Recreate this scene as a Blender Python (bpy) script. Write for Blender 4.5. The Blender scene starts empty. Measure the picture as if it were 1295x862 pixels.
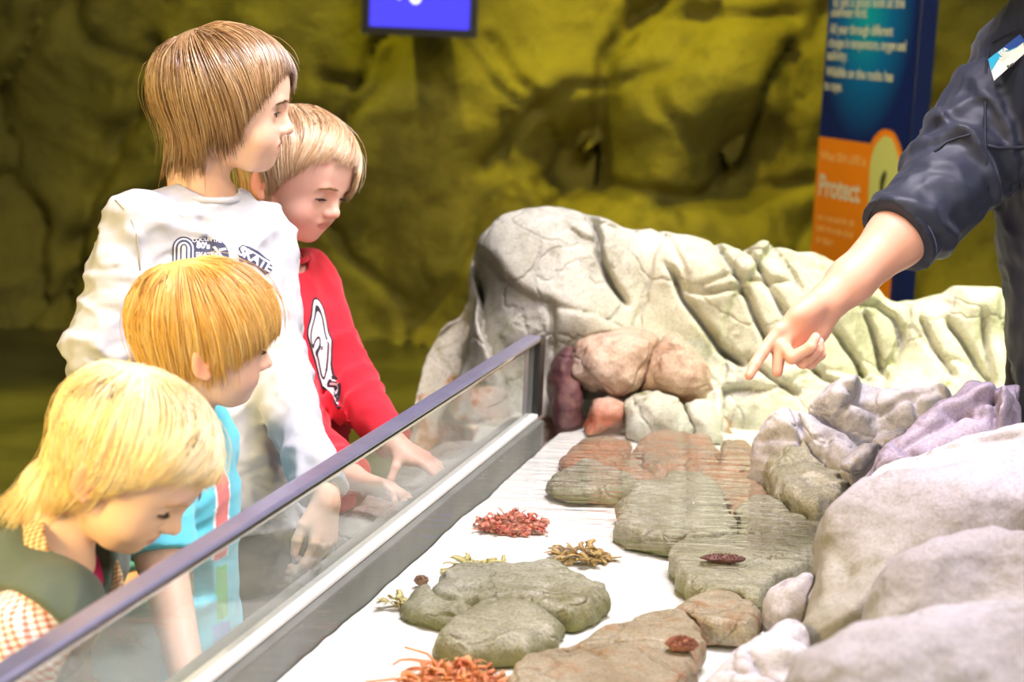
import bpy, bmesh, math, random
import numpy as np
from mathutils import Vector, Matrix
from mathutils.bvhtree import BVHTree
from mathutils.geometry import tessellate_polygon

scene = bpy.context.scene
COL = scene.collection
f32 = np.float32

# ---------------------------------------------------------------- camera model (also used to measure the place)
IMG_W, IMG_H, FPX = 1295.0, 862.0, 2200.0
PITCH, ROLL = math.radians(10.53), math.radians(2.4)
CAM = np.array([0.0, 0.0, 1.30])
_f = np.array([0, math.cos(PITCH), -math.sin(PITCH)])
_r0 = np.array([1.0, 0, 0]); _u0 = np.array([0, math.sin(PITCH), math.cos(PITCH)])
_r = _r0*math.cos(ROLL) + _u0*math.sin(ROLL)
_u = _u0*math.cos(ROLL) - _r0*math.sin(ROLL)
def ray(px, py):
    return _f + (px-IMG_W/2)/FPX*_r - (py-IMG_H/2)/FPX*_u
def P(px, py, d):
    return CAM + d*ray(px, py)
def PZ(px, py, z):
    v = ray(px, py); return CAM + v*((z-CAM[2])/v[2])
def PPL(px, py, o, n):
    v = ray(px, py); return CAM + v*(np.dot(o-CAM, n)/np.dot(v, n))

def nrm(v):
    v = np.asarray(v, float); return v/np.linalg.norm(v)

# ---------------------------------------------------------------- numpy noise
def _hash(ix, iy, iz, seed):
    h = (ix.astype(np.uint32)*np.uint32(374761393) + iy.astype(np.uint32)*np.uint32(668265263)
         + iz.astype(np.uint32)*np.uint32(2147483647 - 58) + np.uint32((seed*974711 + 1013) & 0xffffffff))
    h = (h ^ (h >> np.uint32(13)))*np.uint32(1274126177)
    h = h ^ (h >> np.uint32(16))
    return h.astype(f32)*f32(2.0/4294967296.0) - f32(1)
def noise3(x, y, z, seed=0):
    x, y, z = np.broadcast_arrays(x, y, z)
    xf = np.floor(x); yf = np.floor(y); zf = np.floor(z)
    ix = xf.astype(np.int32); iy = yf.astype(np.int32); iz = zf.astype(np.int32)
    fx = (x-xf).astype(f32); fy = (y-yf).astype(f32); fz = (z-zf).astype(f32)
    fx = fx*fx*fx*(fx*(fx*6-15)+10); fy = fy*fy*fy*(fy*(fy*6-15)+10); fz = fz*fz*fz*(fz*(fz*6-15)+10)
    r = 0
    for dx in (0, 1):
        wx = fx if dx else 1-fx
        for dy in (0, 1):
            wy = fy if dy else 1-fy
            for dz in (0, 1):
                wz = fz if dz else 1-fz
                r = r + wx*wy*wz*_hash(ix+dx, iy+dy, iz+dz, seed)
    return r
def fbm(x, y, z, octs=4, seed=0, gain=.5):
    a, f, s = 1.0, 1.0, 0
    for o in range(octs):
        s = s + a*noise3(x*f, y*f, z*f, seed+o*17); a *= gain; f *= 2.03
    return s

# ---------------------------------------------------------------- object helpers
def tag(o, label=None, cat=None, group=None, kind=None):
    if label: o['label'] = label
    if cat: o['category'] = cat
    if group: o['group'] = group
    if kind: o['kind'] = kind
    return o
def link(o, parent=None):
    COL.objects.link(o)
    if parent is not None: o.parent = parent
    return o
def mesh_obj(name, V, F, mat=None, parent=None, smooth=True, cols=None, origin=None):
    """one mesh object from numpy vertices and faces (n,3)/(n,4) or a list"""
    me = bpy.data.meshes.new(name)
    V = np.asarray(V, dtype=f32)
    if origin is not None: V = V - np.asarray(origin, dtype=f32)
    if isinstance(F, np.ndarray):
        n, k = F.shape
        me.vertices.add(len(V)); me.vertices.foreach_set('co', V.ravel())
        me.loops.add(n*k); me.loops.foreach_set('vertex_index', F.astype(np.int32).ravel())
        me.polygons.add(n)
        me.polygons.foreach_set('loop_start', np.arange(0, n*k, k, dtype=np.int32))
        me.polygons.foreach_set('loop_total', np.full(n, k, dtype=np.int32))
        me.update(calc_edges=True); me.validate()
    else:
        me.from_pydata([tuple(map(float, v)) for v in V], [], [tuple(map(int, f)) for f in F])
    if smooth:
        me.polygons.foreach_set('use_smooth', np.ones(len(me.polygons), dtype=bool))
    if cols is not None:
        c = np.ones((len(V), 4), dtype=f32); c[:, :3] = cols
        at = me.color_attributes.new('Col', 'FLOAT_COLOR', 'POINT')
        at.data.foreach_set('color', c.ravel())
    if mat is not None: me.materials.append(mat)
    me.update()
    o = link(bpy.data.objects.new(name, me), parent)
    if origin is not None and parent is None: o.location = tuple(map(float, origin))
    return o
def empty(name, loc=(0, 0, 0)):
    o = bpy.data.objects.new(name, None); o.empty_display_size = .1
    COL.objects.link(o); o.location = tuple(map(float, loc)); return o
def adopt(ch, par):
    """parent ch (built in world space) to the unrotated empty par"""
    ch.parent = par; ch.location = tuple(Vector(ch.location)-Vector(par.location)); return ch
class MB:
    """collects boxes, tubes and grids into one mesh"""
    def __init__(s): s.V = []; s.F = []; s.n = 0
    def add(s, V, F):
        s.V += [tuple(map(float, v)) for v in V]; s.F += [tuple(i+s.n for i in f) for f in F]; s.n = len(s.V)
    def box(s, o, ax, ay, az):
        o, ax, ay, az = (np.asarray(v, float) for v in (o, ax, ay, az))
        V = [o + i*ax + j*ay + k*az for k in (0, 1) for j in (0, 1) for i in (0, 1)]
        s.add(V, [(0, 2, 3, 1), (4, 5, 7, 6), (0, 1, 5, 4), (2, 6, 7, 3), (0, 4, 6, 2), (1, 3, 7, 5)])
    def tube(s, pts, rad, n=8):
        pts = np.asarray(pts, float); m = len(pts)
        rad = np.broadcast_to(np.asarray(rad, float), (m,))
        up = np.array([0, 0, 1.0]); V = []
        for i in range(m):
            t = nrm(pts[min(i+1, m-1)]-pts[max(i-1, 0)])
            a = np.cross(t, up); a = nrm(a) if np.linalg.norm(a) > 1e-3 else np.array([1.0, 0, 0])
            b = np.cross(a, t)
            for k in range(n):
                w = 2*math.pi*k/n; V.append(pts[i]+rad[i]*(math.cos(w)*a+math.sin(w)*b))
        F = [(i*n+k, i*n+(k+1) % n, (i+1)*n+(k+1) % n, (i+1)*n+k) for i in range(m-1) for k in range(n)]
        F += [tuple(range(n))[::-1], tuple((m-1)*n+k for k in range(n))]
        s.add(V, F)
    def loft(s, rings):
        n = len(rings[0]); V = [p for r in rings for p in r]; m = len(rings)
        F = [(i*n+k, i*n+(k+1) % n, (i+1)*n+(k+1) % n, (i+1)*n+k) for i in range(m-1) for k in range(n)]
        F += [tuple(range(n))[::-1], tuple((m-1)*n+k for k in range(n))]
        s.add(V, F)
    def build(s, name, mat, parent=None, smooth=False, bevel=0, origin=None):
        o = mesh_obj(name, np.array(s.V), s.F, mat, parent, smooth, origin=origin)
        if bevel:
            m = o.modifiers.new('b', 'BEVEL'); m.width = bevel; m.segments = 3; m.limit_method = 'ANGLE'
        return o

# ---------------------------------------------------------------- materials
def _n(nt, t, **kw):
    n = nt.nodes.new(t)
    for k, v in kw.items(): setattr(n, k, v)
    return n
def lin(c):
    """sRGB 0-255 -> linear"""
    c = np.asarray(c, float)/255.0
    return tuple(np.where(c <= .04045, c/12.92, ((c+.055)/1.055)**2.4))
def mat(name, col=(200, 200, 200), rough=.6, metal=0.0, spec=.5, noise=None, bump=None, vcol=False, sss=0.0,
        coat=0.0, sheen=0.0, emis=None, aniso=0.0, c2=None, extra=None):
    """principled material; noise=(scale, amount) varies the value, c2 = second sRGB colour mixed in by the noise, bump=[(scale,strength,dist)]"""
    m = bpy.data.materials.new(name); m.use_nodes = True
    nt = m.node_tree; b = nt.nodes['Principled BSDF']; L = nt.links
    b.inputs['Roughness'].default_value = rough; b.inputs['Metallic'].default_value = metal
    b.inputs['Specular IOR Level'].default_value = spec
    b.inputs['Coat Weight'].default_value = coat; b.inputs['Sheen Weight'].default_value = sheen
    if aniso: b.inputs['Anisotropic'].default_value = aniso
    base = None
    tc = _n(nt, 'ShaderNodeTexCoord')
    if vcol:
        a = _n(nt, 'ShaderNodeAttribute', attribute_name='Col'); base = a.outputs['Color']
    rgb = lin(col)
    if noise:
        t = _n(nt, 'ShaderNodeTexNoise'); t.inputs['Scale'].default_value = noise[0]; t.inputs['Detail'].default_value = 6
        L.new(tc.outputs['Object'], t.inputs['Vector'])
        mx = _n(nt, 'ShaderNodeMix', data_type='RGBA')
        cr = _n(nt, 'ShaderNodeMapRange'); cr.inputs[1].default_value = .35; cr.inputs[2].default_value = .65
        L.new(t.outputs['Fac'], cr.inputs[0]); L.new(cr.outputs[0], mx.inputs['Factor'])
        if base is not None:
            mm = _n(nt, 'ShaderNodeMix', data_type='RGBA', blend_type='MULTIPLY'); mm.inputs['Factor'].default_value = 1
            mx.inputs[6].default_value = (1, 1, 1, 1); k = 1-noise[1]; mx.inputs[7].default_value = (k, k, k, 1)
            L.new(base, mm.inputs[6]); L.new(mx.outputs[2], mm.inputs[7]); base = mm.outputs[2]
        else:
            mx.inputs[6].default_value = (*rgb, 1)
            mx.inputs[7].default_value = (*lin(c2), 1) if c2 else (*[v*(1-noise[1]) for v in rgb], 1)
            base = mx.outputs[2]
    if base is not None: L.new(base, b.inputs['Base Color'])
    else: b.inputs['Base Color'].default_value = (*rgb, 1)
    if sss:
        b.inputs['Subsurface Weight'].default_value = sss
        b.inputs['Subsurface Radius'].default_value = (1, .35, .2); b.inputs['Subsurface Scale'].default_value = .006
    if emis:
        b.inputs['Emission Color'].default_value = (*lin(emis[0]), 1); b.inputs['Emission Strength'].default_value = emis[1]
    prev = None
    for (sc, st, dist) in (bump or []):
        t = _n(nt, 'ShaderNodeTexNoise'); t.inputs['Scale'].default_value = sc; t.inputs['Detail'].default_value = 8
        t.inputs['Roughness'].default_value = .65
        L.new(tc.outputs['Object'], t.inputs['Vector'])
        bp = _n(nt, 'ShaderNodeBump'); bp.inputs['Strength'].default_value = st; bp.inputs['Distance'].default_value = dist
        L.new(t.outputs['Fac'], bp.inputs['Height'])
        if prev is not None: L.new(prev, bp.inputs['Normal'])
        prev = bp.outputs['Normal']
    if prev is not None: L.new(prev, b.inputs['Normal'])
    if extra: extra(nt, b, tc)
    return m

# ---------------------------------------------------------------- implicit surfaces
class Field:
    def __init__(s, lo, hi, h, far=.06):
        s.lo = np.asarray(lo, float); s.h = h
        s.n = np.ceil((np.asarray(hi, float)-s.lo)/h).astype(int)+1
        s.F = np.full(s.n, far, dtype=f32); s.far = far
        s.ax = [(s.lo[i]+h*np.arange(s.n[i])).astype(f32) for i in range(3)]
    def sub(s, lo, hi):
        a = np.maximum(0, np.floor((np.asarray(lo)-s.lo)/s.h).astype(int)); b = np.minimum(s.n, np.ceil((np.asarray(hi)-s.lo)/s.h).astype(int)+1)
        if np.any(b <= a): return None
        sl = tuple(slice(a[i], b[i]) for i in range(3))
        X = s.ax[0][sl[0]][:, None, None]; Y = s.ax[1][sl[1]][None, :, None]; Z = s.ax[2][sl[2]][None, None, :]
        return sl, X, Y, Z
    def merge(s, sl, d, k, op):
        A = s.F[sl]; d = np.broadcast_to(d, A.shape)
        if op == 'sub': d = -d
        if op == 'add':
            if k > 0:
                hh = np.maximum(k-np.abs(A-d), 0)/k; s.F[sl] = np.minimum(A, d)-hh*hh*k*.25
            else: s.F[sl] = np.minimum(A, d)
        else:
            if k > 0:
                hh = np.maximum(k-np.abs(A-d), 0)/k; s.F[sl] = np.maximum(A, d)+hh*hh*k*.25
            else: s.F[sl] = np.maximum(A, d)
    def cone(s, a, b, ra, rb, k=.01, op='add', flat=None):
        """tapered capsule; flat=(axis, factor) squeezes it along a world axis"""
        a = np.asarray(a, float); b = np.asarray(b, float)
        m = max(ra, rb)*(1 if flat is None else max(1, 1)) + s.far
        r = s.sub(np.minimum(a, b)-m, np.maximum(a, b)+m)
        if r is None: return
        sl, X, Y, Z = r
        ab = b-a; L2 = max(float(ab@ab), 1e-12)
        px, py, pz = X-f32(a[0]), Y-f32(a[1]), Z-f32(a[2])
        t = np.clip((px*f32(ab[0])+py*f32(ab[1])+pz*f32(ab[2]))/f32(L2), 0, 1)
        qx, qy, qz = px-t*f32(ab[0]), py-t*f32(ab[1]), pz-t*f32(ab[2])
        if flat is not None:
            ax = nrm(flat[0]); c = (qx*f32(ax[0])+qy*f32(ax[1])+qz*f32(ax[2]))
            q = np.sqrt(qx*qx+qy*qy+qz*qz + c*c*f32(flat[1]**2-1))
            d = (q-(ra+t*(rb-ra)))/f32(.5*(1+flat[1])) if flat[1] > 1 else q-(ra+t*(rb-ra))
        else:
            d = np.sqrt(qx*qx+qy*qy+qz*qz)-(f32(ra)+t*f32(rb-ra))
        s.merge(sl, d.astype(f32), k, op)
    def chain(s, pts, rads, k=.01, **kw):
        for i in range(len(pts)-1): s.cone(pts[i], pts[i+1], rads[i], rads[i+1], k, **kw)
    def ell(s, c, r, R=None, k=.01, op='add'):
        """ellipsoid, R = 3x3 with the axes as columns"""
        c = np.asarray(c, float); r = np.asarray(r, float)
        R = np.eye(3) if R is None else np.asarray(R)
        ext = np.sqrt(((R*r)**2).sum(1))+s.far
        q = s.sub(c-ext, c+ext)
        if q is None: return
        sl, X, Y, Z = q
        px, py, pz = X-f32(c[0]), Y-f32(c[1]), Z-f32(c[2])
        k0 = 0; k1 = 0
        for i in range(3):
            u = (px*f32(R[0, i])+py*f32(R[1, i])+pz*f32(R[2, i]))/f32(r[i])
            k0 = k0+u*u; k1 = k1+(u/f32(r[i]))**2
        k0 = np.sqrt(k0); k1 = np.sqrt(k1)
        d = k0*(k0-1)/np.maximum(k1, 1e-6)
        s.merge(sl, d.astype(f32), k, op)
    def loft(s, T, o, zs, aa, bb, cx=None, k=.02, op='add', pw=2.4, cy=None):
        """body section stack: T 3x3 axes (columns x fwd, y left, z up) at o; half depth aa (x), half width bb (y) along zs"""
        zs = np.asarray(zs, float); aa = np.asarray(aa, float); bb = np.asarray(bb, float)
        cx = np.zeros(len(zs)) if cx is None else np.asarray(cx, float)
        cy = np.zeros(len(zs)) if cy is None else np.asarray(cy, float)
        m = max(aa.max(), bb.max())*1.05+abs(cx).max()+abs(cy).max()+s.far
        e0 = o+T[:, 2]*zs[0]; e1 = o+T[:, 2]*zs[-1]
        q = s.sub(np.minimum(e0, e1)-m, np.maximum(e0, e1)+m)
        if q is None: return
        sl, X, Y, Z = q
        px, py, pz = X-f32(o[0]), Y-f32(o[1]), Z-f32(o[2])
        lx, ly, lz = (px*f32(T[0, i])+py*f32(T[1, i])+pz*f32(T[2, i]) for i in range(3))
        zz = np.clip(lz, zs[0], zs[-1])
        fz = np.linspace(zs[0], zs[-1], 200)
        # smooth interpolation of the sections
        def tab(v):
            t = np.interp(fz, zs, v); kk = np.hanning(23); kk /= kk.sum()
            return np.convolve(np.pad(t, 11, mode='edge'), kk, mode='valid')
        idx = (zz-f32(zs[0]))*f32(199/(zs[-1]-zs[0]))
        i0 = np.clip(idx.astype(np.int32), 0, 198); fr = idx-i0
        def at(v):
            t = tab(v).astype(f32); return t[i0]*(1-fr)+t[i0+1]*fr
        A, B = at(aa), at(bb)
        u = np.abs(lx-at(cx))/A; v = np.abs(ly-at(cy))/B
        rr = (u**pw+v**pw)**(1/pw)
        d2 = (rr-1)*np.minimum(A, B)
        dz = np.maximum(np.maximum(zs[0]-lz, lz-zs[-1]), 0)
        d = np.where(dz > 0, np.sqrt(np.maximum(d2, 0)**2+dz*dz), d2)
        s.merge(sl, d.astype(f32), k, op)
    def plane(s, o, n, op='cut', lo=None, hi=None):
        """keeps the side opposite to n (cut) inside the optional box"""
        q = s.sub(s.lo if lo is None else lo, (s.lo+s.h*s.n) if hi is None else hi)
        if q is None: return
        sl, X, Y, Z = q; n = nrm(n)
        d = (X-f32(o[0]))*f32(n[0])+(Y-f32(o[1]))*f32(n[1])+(Z-f32(o[2]))*f32(n[2])
        s.F[sl] = np.maximum(s.F[sl], d)
    def mesh(s):
        return surface_nets(s.F, s.lo, s.h)
def surface_nets(F, lo, h):
    F = np.pad(F, 1, constant_values=.05); lo = np.asarray(lo)-h
    S = F < 0
    nx, ny, nz = F.shape
    cnt = np.zeros((nx-1, ny-1, nz-1), dtype=np.uint8)
    for dx in (0, 1):
        for dy in (0, 1):
            for dz in (0, 1): cnt += S[dx:nx-1+dx, dy:ny-1+dy, dz:nz-1+dz]
    act = (cnt > 0) & (cnt < 8); del cnt
    I = np.argwhere(act); n = len(I)
    ids = np.full(act.shape, -1, dtype=np.int32); ids[act] = np.arange(n, dtype=np.int32)
    corner = {}
    for dx in (0, 1):
        for dy in (0, 1):
            for dz in (0, 1): corner[dx, dy, dz] = F[I[:, 0]+dx, I[:, 1]+dy, I[:, 2]+dz]
    acc = np.zeros((n, 3)); num = np.zeros(n)
    for a in range(3):
        o = [i for i in range(3) if i != a]
        for b in (0, 1):
            for c in (0, 1):
                k0 = [0, 0, 0]; k0[o[0]] = b; k0[o[1]] = c; k1 = list(k0); k1[a] = 1
                f0, f1 = corner[tuple(k0)], corner[tuple(k1)]
                cr = (f0 < 0) != (f1 < 0)
                t = np.where(cr, f0/np.where(f0 == f1, 1, f0-f1), 0)
                p = np.tile(np.array(k0, float), (n, 1)); p[:, a] = t
                acc += p*cr[:, None]; num += cr
    V = lo+h*(I+acc/num[:, None])
    quads = []
    for a in range(3):
        o = [(a+1) % 3, (a+2) % 3]
        sa = [slice(None)]*3; sb = [slice(None)]*3; sa[a] = slice(0, -1); sb[a] = slice(1, None)
        cr = S[tuple(sa)] != S[tuple(sb)]
        E = np.argwhere(cr)
        ok = (E[:, o[0]] > 0) & (E[:, o[1]] > 0) & (E[:, o[0]] < F.shape[o[0]]-1) & (E[:, o[1]] < F.shape[o[1]]-1)
        E = E[ok]
        def cid(d0, d1):
            J = E.copy(); J[:, o[0]] -= d0; J[:, o[1]] -= d1
            return ids[J[:, 0], J[:, 1], J[:, 2]]
        q = np.stack([cid(1, 1), cid(0, 1), cid(0, 0), cid(1, 0)], 1)
        flip = ~S[E[:, 0], E[:, 1], E[:, 2]]
        q[flip] = q[flip][:, ::-1]
        quads.append(q)
    return V, np.concatenate(quads)
def smooth_mesh(V, F, it=2, lam=.5):
    V = V.copy()
    for _ in range(it):
        acc = np.zeros_like(V); c = np.zeros(len(V))
        for i in range(F.shape[1]):
            a, b = F[:, i], F[:, (i+1) % F.shape[1]]
            for d in range(3):
                acc[:, d] += np.bincount(a, V[b, d], len(V))+np.bincount(b, V[a, d], len(V))
            c += np.bincount(a, minlength=len(V))+np.bincount(b, minlength=len(V))
        V += lam*(acc/np.maximum(c, 1)[:, None]-V)
    return V
# ---------------------------------------------------------------- heads, hands, hair
def head_R(yaw, pitch=0, roll=0):
    """columns: facing, left, up.  yaw 0 looks to -y, 90 to +x; pitch > 0 looks down; roll > 0 tips the crown to the left"""
    y, p, r = (math.radians(v) for v in (yaw, pitch, roll))
    fh = np.array([math.sin(y), -math.cos(y), 0]); l = np.array([math.cos(y), math.sin(y), 0]); z = np.array([0, 0, 1.0])
    fw = fh*math.cos(p)-z*math.sin(p); u = z*math.cos(p)+fh*math.sin(p)
    l2 = l*math.cos(r)-u*math.sin(r); u2 = u*math.cos(r)+l*math.sin(r)
    return np.stack([fw, l2, u2], 1)
class Head:
    """canonical child's head: x forward, y left, z up from the chin (0) to the crown (.2)"""
    def __init__(s, center, yaw, pitch=0, roll=0, scale=1.0):
        s.R = head_R(yaw, pitch, roll); s.s = scale
        s.o = np.asarray(center, float)-s.R@np.array([-.005, 0, .105])*scale
    def w(s, c): return s.o+s.s*(np.asarray(c, float)@s.R.T)
    def inv(s, V): return ((np.asarray(V)-s.o)@s.R)/s.s
def put_head(f, H, slit=.0022, zs=.086, mouth=.0012, ears=True, detail=True, nose=1.0):
    s, R = H.s, H.R
    def E(c, r, k, op='add', rot=None): f.ell(H.w(c), np.array(r)*s, R if rot is None else R@rot, k*s, op)
    def C(a, b, ra, rb, k, op='add'): f.cone(H.w(a), H.w(b), ra*s, rb*s, k*s, op)
    E((-.012, 0, .121), (.095, .077, .080), .01)
    E((.020, 0, .128), (.066, .067, .058), .03)
    E((.030, 0, .075), (.051, .057, .055), .03)
    E((.033, 0, .040), (.043, .046, .036), .025)
    E((.060, 0, .017), (.017, .017, .015), .02)
    for y in (1, -1):
        E((.048, y*.033, .053), (.027, .025, .026), .02)
        C((-.005, y*.045, .045), (.045, y*.024, .018), .016, .013, .02)
    if not detail: return
    C((.076, .030, .1035), (.0785, .008, .1015), .0075, .007, .014); C((.076, -.030, .1035), (.0785, -.008, .1015), .0075, .007, .014)
    for y in (1, -1): E((.0865, y*.030, .0885), (.0125, .017, .0115), .012, 'sub')
    C((.079, 0, .094), (.0925*nose, 0, .071), .0058, .0085, .010)
    E((.0935*nose, 0, .0675), (.0095, .0098, .0080), .006)
    for y in (1, -1):
        E((.0865, y*.0095, .0635), (.0080, .0058, .0058), .005)
        E((.0915, y*.0055, .0580), (.0035, .0025, .0030), .002, 'sub')
    for y in (1, -1):
        E((.0660, y*.0295, .0875), (.0143, .0150, .0143), .004)
        E((.0835, y*.0300, zs), (.0090, .0112, slit), .0015, 'sub')
    E((.058, 0, .043), (.0235, .030, .022), .014)
    E((.0790, 0, .0465), (.0065, .0175, .0045), .007)
    E((.0775, 0, .0370), (.0065, .0150, .0050), .006)
    E((.0905, 0, .0418), (.0105, .0190, mouth), .0015, 'sub')
    E((.0800, 0, .0535), (.006, .0035, .006), .005, 'sub') if False else None
    if ears:
        for y in (1, -1):
            a = math.radians(22)*y
            rot = np.array([[math.cos(a), math.sin(a), 0], [-math.sin(a), math.cos(a), 0], [0, 0, 1]])
            E((-.010, y*.0765, .080), (.0185, .0062, .0295), .006, rot=rot)
            E((-.006, y*.0845, .084), (.0110, .0055, .0190), .004, 'sub', rot=rot)
            C((-.002, y*.0770, .072), (.000, y*.0775, .082), .0045, .004, .004)
            E((-.002, y*.0745, .056), (.0085, .005, .0085), .005)
_canon = None
def canon():
    global _canon
    if _canon is None:
        f = Field((-.17, -.15, -.16), (.17, .15, .25), .004, far=.2)
        class I: s = 1.0; R = np.eye(3); w = staticmethod(lambda c: np.asarray(c, float))
        put_head(f, I, detail=False)
        f.cone((-.030, 0, .05), (-.045, 0, -.14), .038, .040, .03)
        G = np.stack(np.gradient(f.F, f.h), -1)
        _canon = (f, G)
    return _canon
def csdf(p):
    f, G = canon()
    q = (p-f.lo)/f.h; q = np.clip(q, 0, f.n-1.001); i = q.astype(int); t = q-i
    d = 0; g = 0
    for a in (0, 1):
        for b in (0, 1):
            for c in (0, 1):
                w = (t[:, 0] if a else 1-t[:, 0])*(t[:, 1] if b else 1-t[:, 1])*(t[:, 2] if c else 1-t[:, 2])
                d = d+w*f.F[i[:, 0]+a, i[:, 1]+b, i[:, 2]+c]; g = g+w[:, None]*G[i[:, 0]+a, i[:, 1]+b, i[:, 2]+c]
    return d, g/np.maximum(np.linalg.norm(g, axis=1), 1e-6)[:, None]
def interp_az(tab, az):
    """tab: list of (azimuth in degrees 0..180 or -180..180, value)"""
    x = [t[0] for t in tab]; y = [t[1] for t in tab]
    a = np.degrees(az)
    return np.interp(a if min(x) < 0 else np.abs(a), x, y)
def tubes(paths, rad, nside=3, cols=None):
    """paths (N,K,3), rad (N,K) -> V, F, colours"""
    N, K, _ = paths.shape
    t = np.empty_like(paths); t[:, 1:-1] = paths[:, 2:]-paths[:, :-2]; t[:, 0] = paths[:, 1]-paths[:, 0]; t[:, -1] = paths[:, -1]-paths[:, -2]
    t /= np.maximum(np.linalg.norm(t, axis=2, keepdims=True), 1e-9)
    ref = np.zeros_like(t); ref[..., 0] = .31; ref[..., 1] = .77; ref[..., 2] = .55
    a = np.cross(t, ref); a /= np.maximum(np.linalg.norm(a, axis=2, keepdims=True), 1e-9); b = np.cross(t, a)
    V = np.stack([paths+rad[..., None]*(math.cos(2*math.pi*k/nside)*a+math.sin(2*math.pi*k/nside)*b) for k in range(nside)], 2)
    idx = np.arange(N*K*nside).reshape(N, K, nside)
    F = []
    for k in range(nside):
        k2 = (k+1) % nside
        F.append(np.stack([idx[:, :-1, k], idx[:, :-1, k2], idx[:, 1:, k2], idx[:, 1:, k]], -1).reshape(-1, 4))
    C = None if cols is None else np.repeat(cols.reshape(N*K, 3), nside, axis=0)
    return V.reshape(-1, 3), np.concatenate(F), C
HAIRLINE = [(0, .158), (25, .155), (45, .140), (62, .112), (80, .088), (92, .100), (108, .085), (130, .055), (180, .035)]
def make_hair(name, H, parent, matl, crown=(-.055, .0, .195), cut=((0, .12), (180, 0)), sweep=(0, 0, 0), thick=.016, N=7000, seed=1,
              col=((200, 170, 110),), jit=.008, step=.005, steps=70, part=None, gdir=None, hairline=HAIRLINE, rad=.0008, wave=0.0, flick=0.0,
              frizz=.0, stray=.03, sweepz=.10, hug=.75, backg=None):
    rng = np.random.default_rng(seed)
    g = (H.R.T@np.array([0, 0, -1.0])) if gdir is None else nrm(gdir)
    # roots on the scalp
    d = rng.normal(size=(N*4, 3)); d /= np.linalg.norm(d, axis=1, keepdims=True)
    p = np.array([-.012, 0, .121])+d*np.array([.095, .077, .080])
    for _ in range(4):
        sd, n = csdf(p); p = p-n*sd[:, None]
    az = np.arctan2(p[:, 1], p[:, 0]+.012)
    ok = p[:, 2] > interp_az(hairline, az); p = p[ok][:N]; N = len(p)
    cr = np.array(crown)
    layer = rng.random(N)
    off_t = .003+thick*layer**.8
    # clumps: neighbouring strands share jitter
    cl = noise3(p[:, 0]*130, p[:, 1]*130, p[:, 2]*130, seed)
    cj = cl*jit*1.2+rng.normal(size=N)*jit*.5
    path = [p.copy()]
    alive = np.ones(N, bool); cnt = np.ones(N, int)
    vel = None; stray_m = rng.random(N) < stray
    sw = np.asarray(sweep, float)
    for i in range(steps):
        sd, n = csdf(p)
        v = p-cr
        if part is not None:  # hair falls to both sides of a parting line
            y0 = part; side = np.sign(p[:, 1]-y0); v = v.copy(); v[:, 1] = v[:, 1]+side*.05
        v = v/np.maximum(np.linalg.norm(v, axis=1), .004)[:, None]
        front = np.clip((p[:, 0]-.0)/.05, 0, 1)*np.clip((p[:, 2]-sweepz)/.05, 0, 1)
        fl = v+sw*front[:, None]
        fl = fl-n*(fl*n).sum(1)[:, None]; fl /= np.maximum(np.linalg.norm(fl, axis=1), .05)[:, None]
        gg = g if backg is None else g+(backg-g)*np.clip((-.01-p[:, :1])/.05, 0, 1)
        gt = gg-n*np.minimum(0, (gg*n).sum(1))[:, None]
        low = np.clip((.15-p[:, 2])/.06, 0, 1)[:, None]
        dirv = fl*(1-.65*low)+gt*(.35+.65*low)
        if frizz: 
            q = p*45; dirv = dirv+frizz*np.stack([noise3(q[:, 0], q[:, 1], q[:, 2]+i*.13, seed+k) for k in range(3)], 1)
        if vel is not None: dirv = dirv*.5+vel*.8
        dirv /= np.linalg.norm(dirv, axis=1, keepdims=True); vel = dirv
        q = p+dirv*step
        sd, n = csdf(q)
        grow = np.minimum(off_t, .002+off_t*(i+1)/9.0)
        grow = grow*(1+.9*stray_m*min(1, i/15))
        push = np.clip(grow-sd, 0, .02); q = q+n*push[:, None]
        free = np.clip((q[:, 2]+.02)/.05, .0, 1)
        q = q-n*(np.clip(sd-grow, 0, .02)*hug*free)[:, None]
        if flick:
            lowz = np.clip((.06-q[:, 2])/.05, 0, 1)*(q[:, 0] < .0); q = q+n*(flick*step*lowz)[:, None]
        if wave:
            ph = (q[:, 2]*70+cl*3); q = q+n*(wave*step*np.sin(ph))[:, None]
        p = np.where(alive[:, None], q, p)
        azp = np.arctan2(p[:, 1], p[:, 0]+.012)
        alive = alive & (p[:, 2] > interp_az(cut, azp)+cj*(1+1.6*(p[:, 2] < .06)))
        cnt += alive; path.append(p.copy())
    path = np.stack(path, 1)
    K = 10
    u = np.linspace(0, 1, K)[None, :]*(cnt-1)[:, None]
    i0 = np.clip(u.astype(int), 0, path.shape[1]-2); fr = (u-i0)[..., None]
    ar = np.arange(N)[:, None]
    pts = path[ar, i0]*(1-fr)+path[ar, i0+1]*fr
    keep = cnt > 4; pts = pts[keep]; N = len(pts); cl = cl[keep]
    tt = np.linspace(0, 1, K)
    rr = rad*(1-.75*tt**3)[None, :]*(0.6+.8*rng.random(N))[:, None]; rr[:, 0] *= .7
    cs = np.array([lin(c) for c in col]); m = np.clip(.5+.55*cl+rng.normal(size=N)*.18, 0, 1)*(len(cs)-1)
    i0 = np.clip(m.astype(int), 0, max(0, len(cs)-2)); fr = (m-i0)[:, None]
    cc = cs[i0]*(1-fr)+cs[np.minimum(i0+1, len(cs)-1)]*fr
    cc = np.repeat(cc[:, None, :], K, 1)
    V, F, C = tubes(H.w(pts.reshape(-1, 3)).reshape(pts.shape), rr*H.s, 3, cc)
    # scalp layer under the strands
    f, G = canon()
    Vs, Fs = surface_nets(f.F-min(.0065, thick*.62), f.lo, f.h)
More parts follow.
